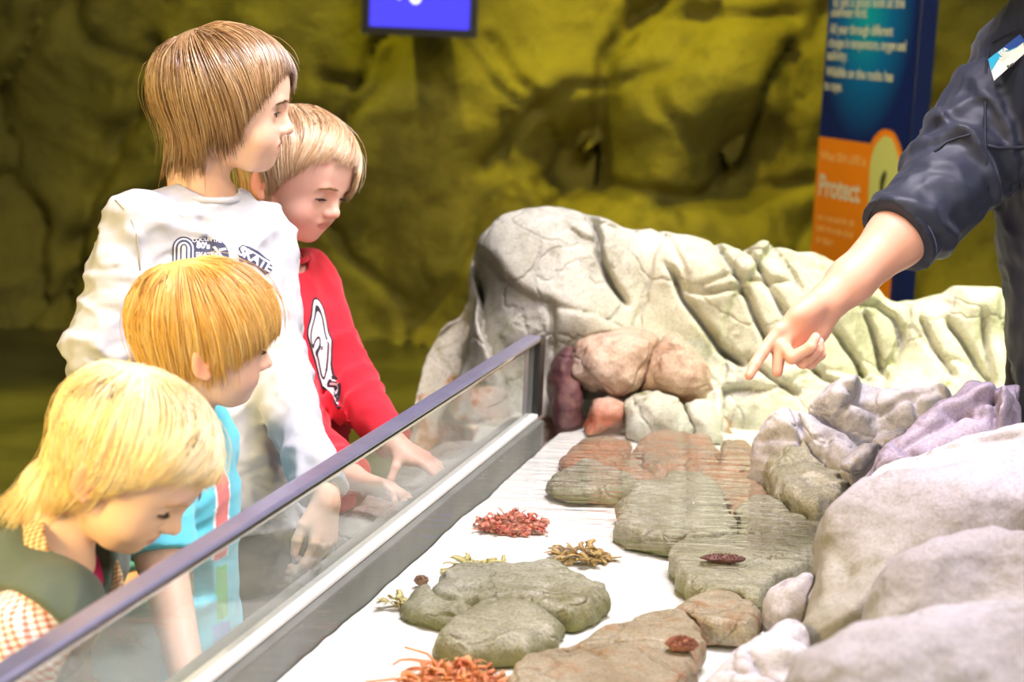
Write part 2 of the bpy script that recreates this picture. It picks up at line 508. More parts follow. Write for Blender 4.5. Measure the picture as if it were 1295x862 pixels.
    a = np.arctan2(Vs[:, 1], Vs[:, 0]+.012); okv = Vs[:, 2] > interp_az(hairline, a)+.006
    Fs = Fs[okv[Fs].all(1)]
    us, invx = np.unique(Fs, return_inverse=True); Fs = invx.reshape(Fs.shape); Vs = H.w(Vs[us])
    V2 = np.concatenate([V, Vs]); F2 = np.concatenate([F, Fs+len(V)])
    C2 = np.concatenate([C, np.tile(cs.mean(0)*.97, (len(Vs), 1))])
    o = mesh_obj(name, V2, F2, matl, None, True, C2)
    adopt(o, parent); return o
def hand_frame(fdir, pn, side):
    fd = nrm(fdir); pn = np.asarray(pn, float); pn = nrm(pn-fd*(pn@fd)); t = np.cross(fd, pn)*side
    return fd, t, pn
FING = (('i', .088, .026, (.043, .026, .021), .0090), ('m', .091, .007, (.048, .030, .022), .0092), ('r', .087, -.013, (.045, .028, .021), .0088), ('p', .078, -.031, (.035, .021, .019), .0078))
def put_hand(f, wrist, fdir, pn, side, curls, s=1.0, thumb=((.75, .6, .25), (.85, .45, .25), (.95, .2, .25)), splay=(6, 1, -4, -10), wr=.024, palm_up=1.0, k=.006):
    """curls: 4 tuples of joint bends (degrees towards the palm, negative = back). side +1 right hand, -1 left hand. Returns fingertip list (pos, dorsal dir)"""
    fd, t, pn = hand_frame(fdir, pn, side); w = np.asarray(wrist, float); tips = []
    L = lambda a, b, c: w+s*(a*fd+b*t+c*pn)
    f.cone(L(-.02, 0, 0), L(.012, 0, 0), wr*s, wr*s*.98, .012*s, flat=(pn, 1.35))
    for (n, l, lat, seg, r), cu, spd in zip(FING, curls, splay):
        f.cone(L(.008, lat*.5, 0), L(l-.004, lat, 0), .0135*s, .0108*s, .016*s)
    f.ell(L(.050, 0, .003), np.array((.042, .036, .0125))*s, np.stack([fd, t, pn], 1), .012*s)
    f.ell(L(.036, .023, .010), np.array((.028, .016, .0145))*s, np.stack([nrm(fd+.35*t), nrm(t-.35*fd), pn], 1), .014*s)
    f.ell(L(.034, -.024, .008), np.array((.028, .012, .012))*s, np.stack([fd, t, pn], 1), .014*s)
    for (n, l, lat, seg, r), cu, spd in zip(FING, curls, splay):
        p = L(l, lat, -.001); a = 0; base = nrm(fd*math.cos(math.radians(spd))+t*math.sin(math.radians(spd)))
        rr = (r*1.06, r, r*.93, r*.78)
        for j in range(3):
            a += math.radians(cu[j]); d = base*math.cos(a)+pn*math.sin(a)
            q = p+d*seg[j]*s
            f.cone(p, q, rr[j]*s, rr[j+1]*s, (k if j == 0 else k*.6)*s)
            p = q
        dors = -pn*math.cos(a)+base*math.sin(a)
        tips.append((p, dors, d, rr[3]*s))
    p = L(.018, .020, .007); rr = (.014, .0115, .0105, .0082)
    for j, (dv, ln) in enumerate(zip(thumb, (.042, .034, .027))):
        if abs(dv[1]) > 1.01: q = np.asarray(dv); d = nrm(q-p)
        else: d = nrm(fd*dv[0]+t*dv[1]+pn*dv[2]); q = p+d*ln*s
        f.cone(p, q, rr[j]*s, rr[j+1]*s, (.014 if j == 0 else .005)*s); p = q
    dors = nrm(np.cross(d, np.cross(t*.5-pn*.8, d)))
    tips.append((p, dors, d, .0082*s))
    return tips
def skin_cols(V, base, H=None, tips=(), lips=(196, 92, 88), warm=.5):
    b = np.array(lin(base)); C = np.tile(b, (len(V), 1))
    n = noise3(V[:, 0]*40, V[:, 1]*40, V[:, 2]*40, 5)[:, None]
    C = C*(1+.04*n)
    red = np.array([1.0, .70, .62])
    if H is not None:
        c = H.inv(V); near = (np.abs(c[:, 0]) < .14) & (np.abs(c[:, 1]) < .12) & (c[:, 2] > -.02) & (c[:, 2] < .23)
        def blend(mask, m):
            nonlocal C
            w = (mask*near)[:, None]; C = C*(1-w)+C*m*w
        for y in (1, -1):
            blend(np.exp(-(((c[:, 0]-.062)/.022)**2+((c[:, 1]-y*.038)/.018)**2+((c[:, 2]-.056)/.017)**2))*.55*warm*2, red)
            blend(np.exp(-(((c[:, 0]+.008)/.03)**2+((c[:, 1]-y*.082)/.012)**2+((c[:, 2]-.078)/.035)**2))*.8, np.array([1.0, .62, .52]))
        blend(np.exp(-(((c[:, 0]-.098)/.012)**2+(c[:, 1]/.012)**2+((c[:, 2]-.066)/.010)**2))*.4, red)
        zl = .042+.0*c[:, 1]
        half = .0085*np.clip(1-(np.abs(c[:, 1])/.0200)**2, 0, 1)**.6
        lm = np.clip((half-np.abs(c[:, 2]-zl))/.002, 0, 1)*(c[:, 0] > .070)*near
        C = C*(1-.6*lm[:, None])+np.array(lin(lips))*.6*lm[:, None]
    for (p, dors, d, r) in tips:
        q = V-p; dist = np.linalg.norm(q-dors*r*.8+d*r*.1, axis=1)
        m = np.clip(1.25-dist/(r*.95), 0, 1)[:, None]; C = C*(1-m)+np.array(lin((244, 196, 188)))*m
        m2 = np.clip(1-np.linalg.norm(q, axis=1)/(r*3.5), 0, 1)[:, None]*.5; C = C*(1-m2)+C*red*m2
    return C
def make_eyes(H, parent, mats, look=(1, 0, -.1), slit=.0022, zs=.086, sides=(1, -1), lash=True, lash_col=None):
    for y in sides:
        bm = bmesh.new(); bmesh.ops.create_uvsphere(bm, u_segments=32, v_segments=24, radius=.0128)
        V = np.array([v.co[:] for v in bm.verts]); F = [[v.index for v in f.verts] for f in bm.faces]; bm.free()
        l = nrm(look); a = np.degrees(np.arccos(np.clip(V@l/.0128, -1, 1)))
        C = np.tile(np.array(lin((232, 226, 220))), (len(V), 1)); C[a < 30] = lin((70, 82, 92)); C[a < 14] = lin((8, 8, 8))
        adopt(mesh_obj('eye', H.w(V+np.array([.0660, y*.0295, .0875])), F, mats['eye'], None, True, C), parent)
        if lash:
            th = np.radians(np.linspace(-58, 50, 15)); pts = []
            for a in th:
                pts.append((.0660+.0148*math.cos(a)*.98, y*.0295+.0150*math.sin(a)*y, zs+slit*math.cos(a*1.2)+.0003))
            pts = np.array(pts); PT = []; R_ = []
            for i in range(len(pts)):
                out = nrm(pts[i]-np.array([.0660, y*.0295, .0875]))
                for j in range(3):
                    b = pts[i]+np.array([0, (j-1)*.0007, 0]); PT.append([b, b+out*.003+np.array([0, 0, -.0008]), b+out*.0058+np.array([0, 0, -.0004])]); R_.append([.00035, .0003, .0001])
            V, F, _ = tubes(H.w(np.array(PT).reshape(-1, 3)).reshape(-1, 3, 3), np.array(R_)*H.s, 3)
            V2, F2, _ = tubes(H.w(pts)[None], np.full((1, len(pts)), .0007*H.s), 4)
            adopt(mesh_obj('eyelashes', np.concatenate([V, V2]), np.concatenate([F, F2+len(V)]), mats['lash'], None, True), parent)
def make_brows(H, parent, matl, sides=(1, -1), z0=.1075, n=90, seed=3):
    rng = np.random.default_rng(seed)
    for y in sides:
        PT = []
        for i in range(n):
            t = rng.random(); a = np.array([.0835-.013*t**2, y*(.011+.030*t), z0+.0022*(1-t)+.0035*math.sin(t*2.6)-.004*t+rng.normal()*.0010])
            d = np.array([-.10*t, y*.9, .25-.5*t]); b = a+nrm(d)*.007
            PT.append([a, (a+b)/2, b])
        P3 = np.array(PT)
        out = []
        for j in range(3):
            q = P3[:, j].copy()
            for _ in range(4):
                sd, nn = csdf(q); q -= nn*(sd-.0022)[:, None]
            q[:, 0] += .0022; out.append(q)
        P3 = np.stack(out, 1)
        V, F, _ = tubes(H.w(P3.reshape(-1, 3)).reshape(P3.shape), np.tile([.0004, .0004, .0001], (len(P3), 1))*H.s, 3)
        adopt(mesh_obj('eyebrow', V, F, matl, None, True), parent)
# ---------------------------------------------------------------- cloth helpers
def wrinkle(f, amp, scale=(30, 30, 60), seed=0, lo=None, hi=None, ridge=True):
    q = f.sub(f.lo if lo is None else lo, f.lo+f.h*f.n if hi is None else hi)
    sl, X, Y, Z = q
    A = f.F[sl]; m = np.abs(A) < .03
    x, y, z = np.broadcast_arrays(X, Y, Z); x, y, z = x[m], y[m], z[m]
    w = .5*noise3(x*12, y*12, z*12, seed+9)
    n = noise3(x*scale[0]+w, y*scale[1]+w, z*scale[2]+w*2, seed)
    n = (1-np.abs(n)*2)*.6+.5*noise3(x*scale[0]*2.1, y*scale[1]*2.1, z*scale[2]*2.1, seed+3)*.5 if ridge else n
    A[m] -= amp*n; f.F[sl] = A
def folds(f, axis_o, axis_d, pts, seed=0):
    """creases across a sleeve: pts = list of (position along the axis, amplitude, width, tilt vector)"""
    sl, X, Y, Z = f.sub(f.lo, f.lo+f.h*f.n)
    A = f.F; m = np.abs(A) < .03
    x, y, z = np.broadcast_arrays(X, Y, Z); Q = np.stack([x[m], y[m], z[m]], 1)-np.asarray(axis_o); d = nrm(axis_d)
    t = Q@d; r = np.linalg.norm(Q-t[:, None]*d, axis=1); add = 0
    for (p, a, w, tilt) in pts:
        u = t-p+Q@np.asarray(tilt)+.006*noise3(Q[:, 0]*30, Q[:, 1]*30, Q[:, 2]*30, seed); add = add+a*np.exp(-(u/w)**2)*(r < .09)
    A[m] -= add
def cloth(name, f, matl, parent, it=2, cols=None):
    V, F = f.mesh(); V = smooth_mesh(V, F, it)
    o = mesh_obj(name, V, F, matl, None, True, None if cols is None else cols(V)); adopt(o, parent); return o, V, F
def bvh_of(V, F): return BVHTree.FromPolygons([tuple(v) for v in V], [tuple(int(i) for i in f) for f in F])
def poly_mesh(loops, maxlen=.006):
    """filled 2D polygon with holes, cut into small triangles: V (n,2), F"""
    bm = bmesh.new(); ed = []
    for lp in loops:
        vs = [bm.verts.new((x, y, 0)) for x, y in lp]
        ed += [bm.edges.new((vs[i], vs[(i+1) % len(vs)])) for i in range(len(vs))]
    bmesh.ops.triangle_fill(bm, use_beauty=True, use_dissolve=False, edges=ed)
    for _ in range(8):
        lg = [e for e in bm.edges if e.calc_length() > maxlen]
        if not lg: break
        bmesh.ops.subdivide_edges(bm, edges=lg, cuts=1); bmesh.ops.triangulate(bm, faces=bm.faces[:])
    bm.verts.index_update()
    V = np.array([v.co[:2] for v in bm.verts]); F = np.array([[v.index for v in f.verts] for f in bm.faces]); bm.free()
    return V, F
def text_mesh(txt, size=1.0, align='LEFT', spacing=1.0, bold=0.0, maxlen=None):
    cu = bpy.data.curves.new('lettering', 'FONT'); cu.body = txt; cu.size = size; cu.align_x = align; cu.space_character = spacing; cu.offset = bold
    o = bpy.data.objects.new('lettering', cu); COL.objects.link(o)
    dg = bpy.context.evaluated_depsgraph_get(); me = bpy.data.meshes.new_from_object(o.evaluated_get(dg))
    bm = bmesh.new(); bm.from_mesh(me); bmesh.ops.triangulate(bm, faces=bm.faces[:])
    if maxlen:
        for _ in range(6):
            lg = [e for e in bm.edges if e.calc_length() > maxlen]
            if not lg: break
            bmesh.ops.subdivide_edges(bm, edges=lg, cuts=1); bmesh.ops.triangulate(bm, faces=bm.faces[:])
    bm.verts.index_update()
    V = np.array([v.co[:2] for v in bm.verts]); F = np.array([[v.index for v in f.verts] for f in bm.faces]); bm.free()
    bpy.data.objects.remove(o); bpy.data.curves.remove(cu); bpy.data.meshes.remove(me)
    return V, F
def wrap(V2, F, o, u, v, n, bvh, off=.0008, near=.12):
    """lay a flat print on a surface: points o+x*u+y*v dropped along -n"""
    out = []; o = np.asarray(o)
    for x, y in V2:
        p = o+x*u+y*v+n*near
        h = bvh.ray_cast(Vector(p), Vector(-n), near*2.5)
        out.append(np.array(h[0])+n*off if h[0] is not None else o+x*u+y*v)
    return np.array(out), F
# ---------------------------------------------------------------- materials for people
SKIN = mat('skin', vcol=True, rough=.48, spec=.4, sss=.2, bump=[(320, .06, .001)])
HAIR = mat('hair_strands', vcol=True, rough=.32, spec=.8)
EYEM = {'eye': mat('eyeball', vcol=True, rough=.12), 'lash': mat('eyelash', (62, 48, 40))}
def fabric(name, col, weave=900, amp=.25, rough=.85, sheen=.2, **kw):
    return mat(name, col, rough=rough, spec=.2, sheen=sheen, bump=[(weave, amp, .0006), (60, .18, .004)], **kw)
WHITE_COTTON = fabric('white_cotton', (188, 188, 192)); RED_COTTON = fabric('red_cotton', (214, 38, 54))
TURQ = fabric('turquoise_cotton', (112, 200, 214), vcol=True); VEST = fabric('moss_fleece', (92, 104, 92), weave=260, amp=.8)
NAVY = mat('navy_softshell', (31, 37, 54), rough=.55, spec=.45, sheen=.1, bump=[(1200, .15, .0005), (40, .15, .005)])
DENIM = fabric('charcoal_denim', (66, 68, 72)); BLUE_DENIM = fabric('blue_denim', (70, 84, 110)); SHOE = mat('shoe_rubber', (60, 60, 64), rough=.6, bump=[(80, .3, .002)])
BLACKWORK = fabric('black_twill', (30, 32, 38))
def gingham(name, c1, c2, size, ang=.4):
    def ex(nt, b, tc):
        L = nt.links; mp = _n(nt, 'ShaderNodeMapping'); mp.inputs['Rotation'].default_value = (.5, .35, ang); L.new(tc.outputs['Object'], mp.inputs['Vector'])
        sp = _n(nt, 'ShaderNodeSeparateXYZ'); L.new(mp.outputs[0], sp.inputs[0]); fs = []
        for a in (0, 2):
            m = _n(nt, 'ShaderNodeMath', operation='MULTIPLY'); m.inputs[1].default_value = 1/size; L.new(sp.outputs[a], m.inputs[0])
            fr = _n(nt, 'ShaderNodeMath', operation='FRACT'); L.new(m.outputs[0], fr.inputs[0])
            g = _n(nt, 'ShaderNodeMath', operation='GREATER_THAN'); g.inputs[1].default_value = .62; L.new(fr.outputs[0], g.inputs[0]); fs.append(g)
        ad = _n(nt, 'ShaderNodeMath', operation='ADD'); L.new(fs[0].outputs[0], ad.inputs[0]); L.new(fs[1].outputs[0], ad.inputs[1])
        hf = _n(nt, 'ShaderNodeMath', operation='MULTIPLY'); hf.inputs[1].default_value = .55; hf.use_clamp = True; L.new(ad.outputs[0], hf.inputs[0])
        mx = _n(nt, 'ShaderNodeMix', data_type='RGBA'); mx.inputs[6].default_value = (*lin(c1), 1); mx.inputs[7].default_value = (*lin(c2), 1)
        L.new(hf.outputs[0], mx.inputs['Factor']); L.new(mx.outputs[2], b.inputs['Base Color'])
    return mat(name, c1, rough=.85, spec=.2, sheen=.2, bump=[(900, .2, .0005), (50, .2, .004)], extra=ex)
CHECK = gingham('orange_gingham', (244, 236, 228), (206, 92, 44), .0072)
CHECK_FINE = gingham('tan_gingham', (238, 214, 170), (158, 92, 40), .0055, .9)

def piece(f, it=1, lam=.4):
    V, F = f.mesh(); return smooth_mesh(V, F, it, lam), F
def join(ps):
    V = np.concatenate([p[0] for p in ps]); o = 0; Fs = []
    for v, f in ps: Fs.append(f+o); o += len(v)
    return V, np.concatenate(Fs)
def box_of(pts, m):
    a = np.array(pts); return a.min(0)-m, a.max(0)+m
def legs(parent, hips, fwd, left, hipw, r, foot=.16, knee_fwd=.01, matl=None, floor=0.0, stance=.06, waist=.11):
    """trousers and a pair of shoes under a person; returns skin leg joints"""
    hips = np.asarray(hips); out = []
    f = Field(*box_of([hips, [hips[0], hips[1], floor]], (.30, .30, .10)), .006)
    f.ell(hips+[0, 0, .02], (waist*.86, waist, .09), np.stack([fwd, left, [0, 0, 1]], 1), .03)
    for sd in (1, -1):
        h = hips+left*hipw*sd+[0, 0, -.02]; a = np.array([hips[0], hips[1], floor+.06])+left*stance*sd+fwd*-.02; kn = (h+a)/2+fwd*(knee_fwd+.015)
        f.chain([h, kn, a], [r, r*.78, r*.66], .03); out.append((h, kn, a))
    wrinkle(f, .003, (24, 24, 50), 4)
    f.plane([0, 0, floor+.045], (0, 0, -1))
    cloth('trousers', f, matl, parent)
    for h, kn, a in out:
        f = Field(*box_of([a, a+fwd*foot], (.09, .09, .09)), .004)
        f.chain([a-fwd*.02+[0, 0, -.02], a+fwd*foot*.35+[0, 0, -.02], a+fwd*foot*.72+[0, 0, -.028]], [.036*foot/.16, .036*foot/.16, .031*foot/.16], .02)
        f.cone(a+[0, 0, .0], a+[0, 0, -.03], .036, .036, .02)
        f.plane([0, 0, floor+.002], (0, 0, -1))
        V, F = f.mesh(); V = smooth_mesh(V, F, 2); sh = mesh_obj('shoe', V, F, SHOE, None); adopt(sh, parent)
    return out
def ring(c, n, r, tube, name, matl, parent, squash=1.0, ax=None, arc=(0, 360), drop=0.0):
    n = nrm(n); a = nrm(np.cross(n, [0, 0, 1.0]) if ax is None else np.asarray(ax)-n*(np.asarray(ax)@n)); b = np.cross(n, a)
    t = np.radians(np.linspace(arc[0], arc[1], 49))
    pts = [c+r*(math.cos(x)*a+squash*math.sin(x)*b)-n*drop*(.5-.5*math.cos(x)) for x in t]
    mb = MB(); mb.tube(pts, tube, 10); o = mb.build(name, matl, None, True); adopt(o, parent); return o

# ---------------------------------------------------------------- tallest boy, white shirt
def boy_white():
    T = head_R(36, 2); N = P(256, 246, 2.68); hip = P(282, 645, 2.70); hip = np.array([hip[0], hip[1], .585])
    up = nrm(N-hip); T[:, 2] = up; T[:, 0] = nrm(T[:, 0]-up*(T[:, 0]@up)); T[:, 1] = np.cross(up, T[:, 0])
    who = tag(empty('person', (hip[0], hip[1], 0)), 'tallest boy in a white long-sleeved printed shirt looking towards the rocks', 'person')
    Lh = np.linalg.norm(N-hip)
    H = Head(P(282, 122, 2.65), 93, 4, 0, 1.03)
    Rs = P(177, 286, 2.60); Re = P(123, 440, 2.55); Rw = P(126, 575, 2.57)
    Ls = P(328, 300, 2.74); Le = P(346, 455, 2.66); Lw = P(409, 626, 2.49)
    f = Field(*box_of([hip, H.o+[0, 0, .2], N], (.19, .19, .06)), .0025)
    put_head(f, H, slit=.0042, zs=.088, mouth=.0016, ears=False)
    f.chain([H.w((-.030, 0, .055)), H.w((-.036, 0, -.01)), N+up*.0], [.039, .038, .044], .03)
    f.loft(T, hip, [0, Lh*.4, Lh*.75, Lh*.93, Lh], [.07, .066, .068, .05, .03], [.105, .10, .112, .085, .04], k=.03)
    hd = nrm(Lw-Le); wr = Lw+hd*.012
    hf = Field(*box_of([Lw-hd*.05, wr+np.array([0, 0, -.13])], .07), .0018)
    hf.cone(Lw-hd*.06, wr, .026, .021, .01)
    tips = put_hand(hf, wr, nrm(P(404, 712, 2.47)-P(410, 642, 2.48)), (-.55, .45, .1), -1, ((22, 30, 25), (32, 40, 30), (38, 44, 30), (42, 44, 30)), .70, thumb=((.8, .55, .25), (.95, .2, .2), (1, .05, .1)), wr=.027)
    hd2 = nrm(Rw-Re)
    hr = Field(*box_of([Rw-hd2*.05, Rw+hd2*.14], .07), .0025)
    hr.cone(Rw-hd2*.05, Rw, .026, .021, .01)
    tips2 = put_hand(hr, Rw+hd2*.012, hd2, (.9, .4, 0), 1, ((20, 25, 20),)*4, .70, wr=.027)
    V, F = join([piece(f), piece(hf), piece(hr)])
    adopt(mesh_obj('body', V, F, SKIN, None, True, skin_cols(V, (240, 196, 168), H, tips+tips2)), who)
    make_eyes(H, who, EYEM, (1, -.05, .05), .0042, .088); make_brows(H, who, mat('brow_brown', (120, 92, 60)))
    make_hair('hair', H, who, HAIR, crown=(-.062, .0, .190), cut=((-180, .012), (-150, .010), (-112, .004), (-98, .014), (-88, .046), (-78, .044), (-68, .040), (-58, .064), (-47, .104), (-36, .134), (-26, .152), (-14, .160), (0, .160), (14, .135), (30, .112), (60, .08), (100, .048), (130, .01), (180, .012)),
              sweep=(-.15, -.45, 0), thick=.0100, N=15000, seed=4, col=((104, 76, 52), (154, 116, 78), (188, 152, 108), (206, 176, 134)), jit=.009, rad=.00055, stray=.008)
    # shirt
    s = Field(*box_of([hip-up*.12, N, Rs, Re, Rw, Ls, Le, Lw], .09), .0036)
    s.loft(T, hip, [-.10, 0, Lh*.35, Lh*.72, Lh*.88, Lh*.985], [.100, .094, .086, .084, .070, .045], [.140, .130, .118, .124, .112, .055], k=.02, cx=[.0, .0, 0.005, .006, 0, 0])
    for a, b in ((Rs, 1), (Ls, 1)): s.cone(N-up*.03, a, .042, .046, .04)
    s.chain([Rs, Re, Rw], [.049, .044, .036], .022); s.chain([Ls, Le, Lw], [.049, .043, .033], .022)
    folds(s, Rs, Re-Rs, [(.06, .004, .010, (0, 0, .3)), (.11, .004, .009, (.2, 0, -.3)), (.155, .006, .009, (.1, .1, .2)), (.18, .005, .008, (-.2, 0, .2))], 2)
    folds(s, Re, Rw-Re, [(.02, .005, .009, (.2, 0, 0)), (.05, .005, .009, (-.3, 0, .2)), (.085, .005, .009, (.2, .1, 0)), (.12, .005, .008, (-.1, 0, 0))], 3)
    folds(s, Le, Lw-Le, [(-.03, .004, .010, (.3, 0, 0)), (.02, .005, .008, (-.3, 0, .2)), (.06, .004, .009, (.2, .1, 0)), (.13, .003, .008, (0, 0, 0))], 5)
    # folds hanging from chest to hem
    wrinkle(s, .0085, (15, 15, 20), 3); wrinkle(s, .0045, (32, 32, 44), 6)
    for a, b in ((Re, Rw), (Le, Lw)):
        d = nrm(b-a); s.plane(b-d*.002, d, lo=b-.09, hi=b+.09)
    s.cone(N+up*.08, N+up*.004+T[:, 0]*.010, .056, .052, .006, 'sub')
    s.plane(hip-up*.085, -up)
    so, SV, SF = cloth('shirt', s, WHITE_COTTON, who)
    nd = nrm(up-.32*T[:, 0])
    ring(N+up*.000+T[:, 0]*.012, nrm(up+.30*T[:, 0]), .0540, .0060, 'collar', WHITE_COTTON, who, 1.0)
    for a, b, r in ((Re, Rw, .0385), (Le, Lw, .0355)): ring(b-nrm(b-a)*.010, b-a, r-.003, .0045, 'cuff', WHITE_COTTON, who)
    # shoulder seam of the sleeve facing the camera
    bv = bvh_of(SV, SF)
    seam = [PPL(x, y, Rs, _f) for x, y in ((146, 253), (157, 264), (167, 280), (173, 298), (176, 320), (177, 342))]
    pts = []
    for p in seam:
        h = bv.ray_cast(Vector(CAM), Vector(nrm(p-CAM)))
        if h[0] is not None: pts.append(np.array(h[0])-nrm(p-CAM)*.0004)
    if len(pts) > 2:
        mb = MB(); mb.tube(pts, .0011, 6); adopt(mb.build('seam', mat('seam_grey', (170, 165, 150), rough=.9), None, True), who)
    # chest print: two dark badges with white lettering
    ink = mat('print_ink', (62, 66, 92), rough=.8); paper = mat('print_white', (196, 196, 200), rough=.85)
    n = nrm(-_f+.35*T[:, 0]); u = nrm(np.cross([0, 0, 1.0], n)); v = np.cross(n, u)
    def onchest(px, py): return PPL(px, py, o0, n)
    o0 = N-up*.10+T[:, 0]*.09
    k = 1/830*1.0
    def put(loops, px, py, m, off, ang=0.0, name='chest_print', par=so):
        Vp, Fp = poly_mesh(loops, .008); ca, sa = math.cos(ang), math.sin(ang)
        Vp = Vp@np.array([[ca, sa], [-sa, ca]])
        W, Fp = wrap(Vp, Fp, onchest(px, py), u, v, n, bv, off); o = mesh_obj(name, W, Fp, m, None); o.parent = par
        o.location = -Vector(par.location)-Vector(who.location); return o
    def word(t, size, px, py, m, off, ang=0.0, bold=.0, sp=1.0):
        Vp, Fp = text_mesh(t, size, 'CENTER', sp, bold, .006); ca, sa = math.cos(ang), math.sin(ang)
        Vp = Vp@np.array([[ca, sa], [-sa, ca]])
        W, Fp = wrap(Vp, Fp, onchest(px, py), u, v, n, bv, off); o = mesh_obj('chest_lettering', W, Fp, m, None); o.parent = so
        o.location = -Vector(so.location)-Vector(who.location); return o
    def arch(w, h, d, n_=18): return [(w*math.cos(t), h*math.sin(t)) for t in np.linspace(0, math.pi, n_)]+[(-w, -d), (w, -d)]
    px = k
    put([[(x*px, y*px) for x, y in ((-20, -22), (-20, 4), (-13, 9), (-4, 12), (4, 14), (10, 10), (16, 11), (23, 9), (28, 4), (32, -4), (34, -22))]], 256, 313, ink, .0009)
    put([arch(14*px, 15*px, 22*px)], 233, 315, ink, .0012); put([arch(12*px, 13*px, 22*px)], 233, 315, paper, .0016)
    put([arch(10*px, 11*px, 22*px)], 233, 315, ink, .0020); put([arch(7.5*px, 8*px, 22*px)], 233, 315, paper, .0024); put([arch(4.5*px, 6*px, 22*px)], 233, 315, ink, .0028); put([arch(2.5*px, 4*px, 20*px)], 233, 315, paper, .0032)
    word('COOL', .0078, 253, 305.5, paper, .0016, .16, .0004); word('IN THE', .0070, 271, 305.5, paper, .0016, -.12, .0003); word('80\'s', .0125, 257, 314, paper, .0016, -.03, .0007); word('SKATER', .0095, 262, 325, paper, .0016, 0, .0004)
    put([[(8*px, 2*px), (12*px, 3*px), (22*px, -10*px), (19*px, -10*px)]], 260, 314, paper, .0018); put([[(20*px, -2*px), (28*px, 0), (30*px, -3*px), (21*px, -5*px)]], 256, 312, paper, .0018)
    put([[(x*px, y*px) for x, y in ((-20, 11), (-15, 15), (-6, 13), (6, 7), (15, 0), (20, -3), (20, -8), (22, -9), (22, -16), (14, -22), (2, -12), (-12, -7), (-19, -8))]], 322, 324, ink, .0009)
    put([[(x*px, y*px) for x, y in ((-17, 11.5), (-7, 10), (6, 3.5), (15, -3), (15, -5), (5, 1.5), (-7, 8), (-17, 9.5))]], 323, 325, paper, .0014)
    word('SKATE', .0205, 321, 331.5, paper, .0016, -.50, .0008, .92)
    legs(who, hip, nrm([T[0, 0], T[1, 0], 0]), nrm([T[0, 1], T[1, 1], 0]), .052, .066, .19, matl=DENIM, waist=.100)
    return who

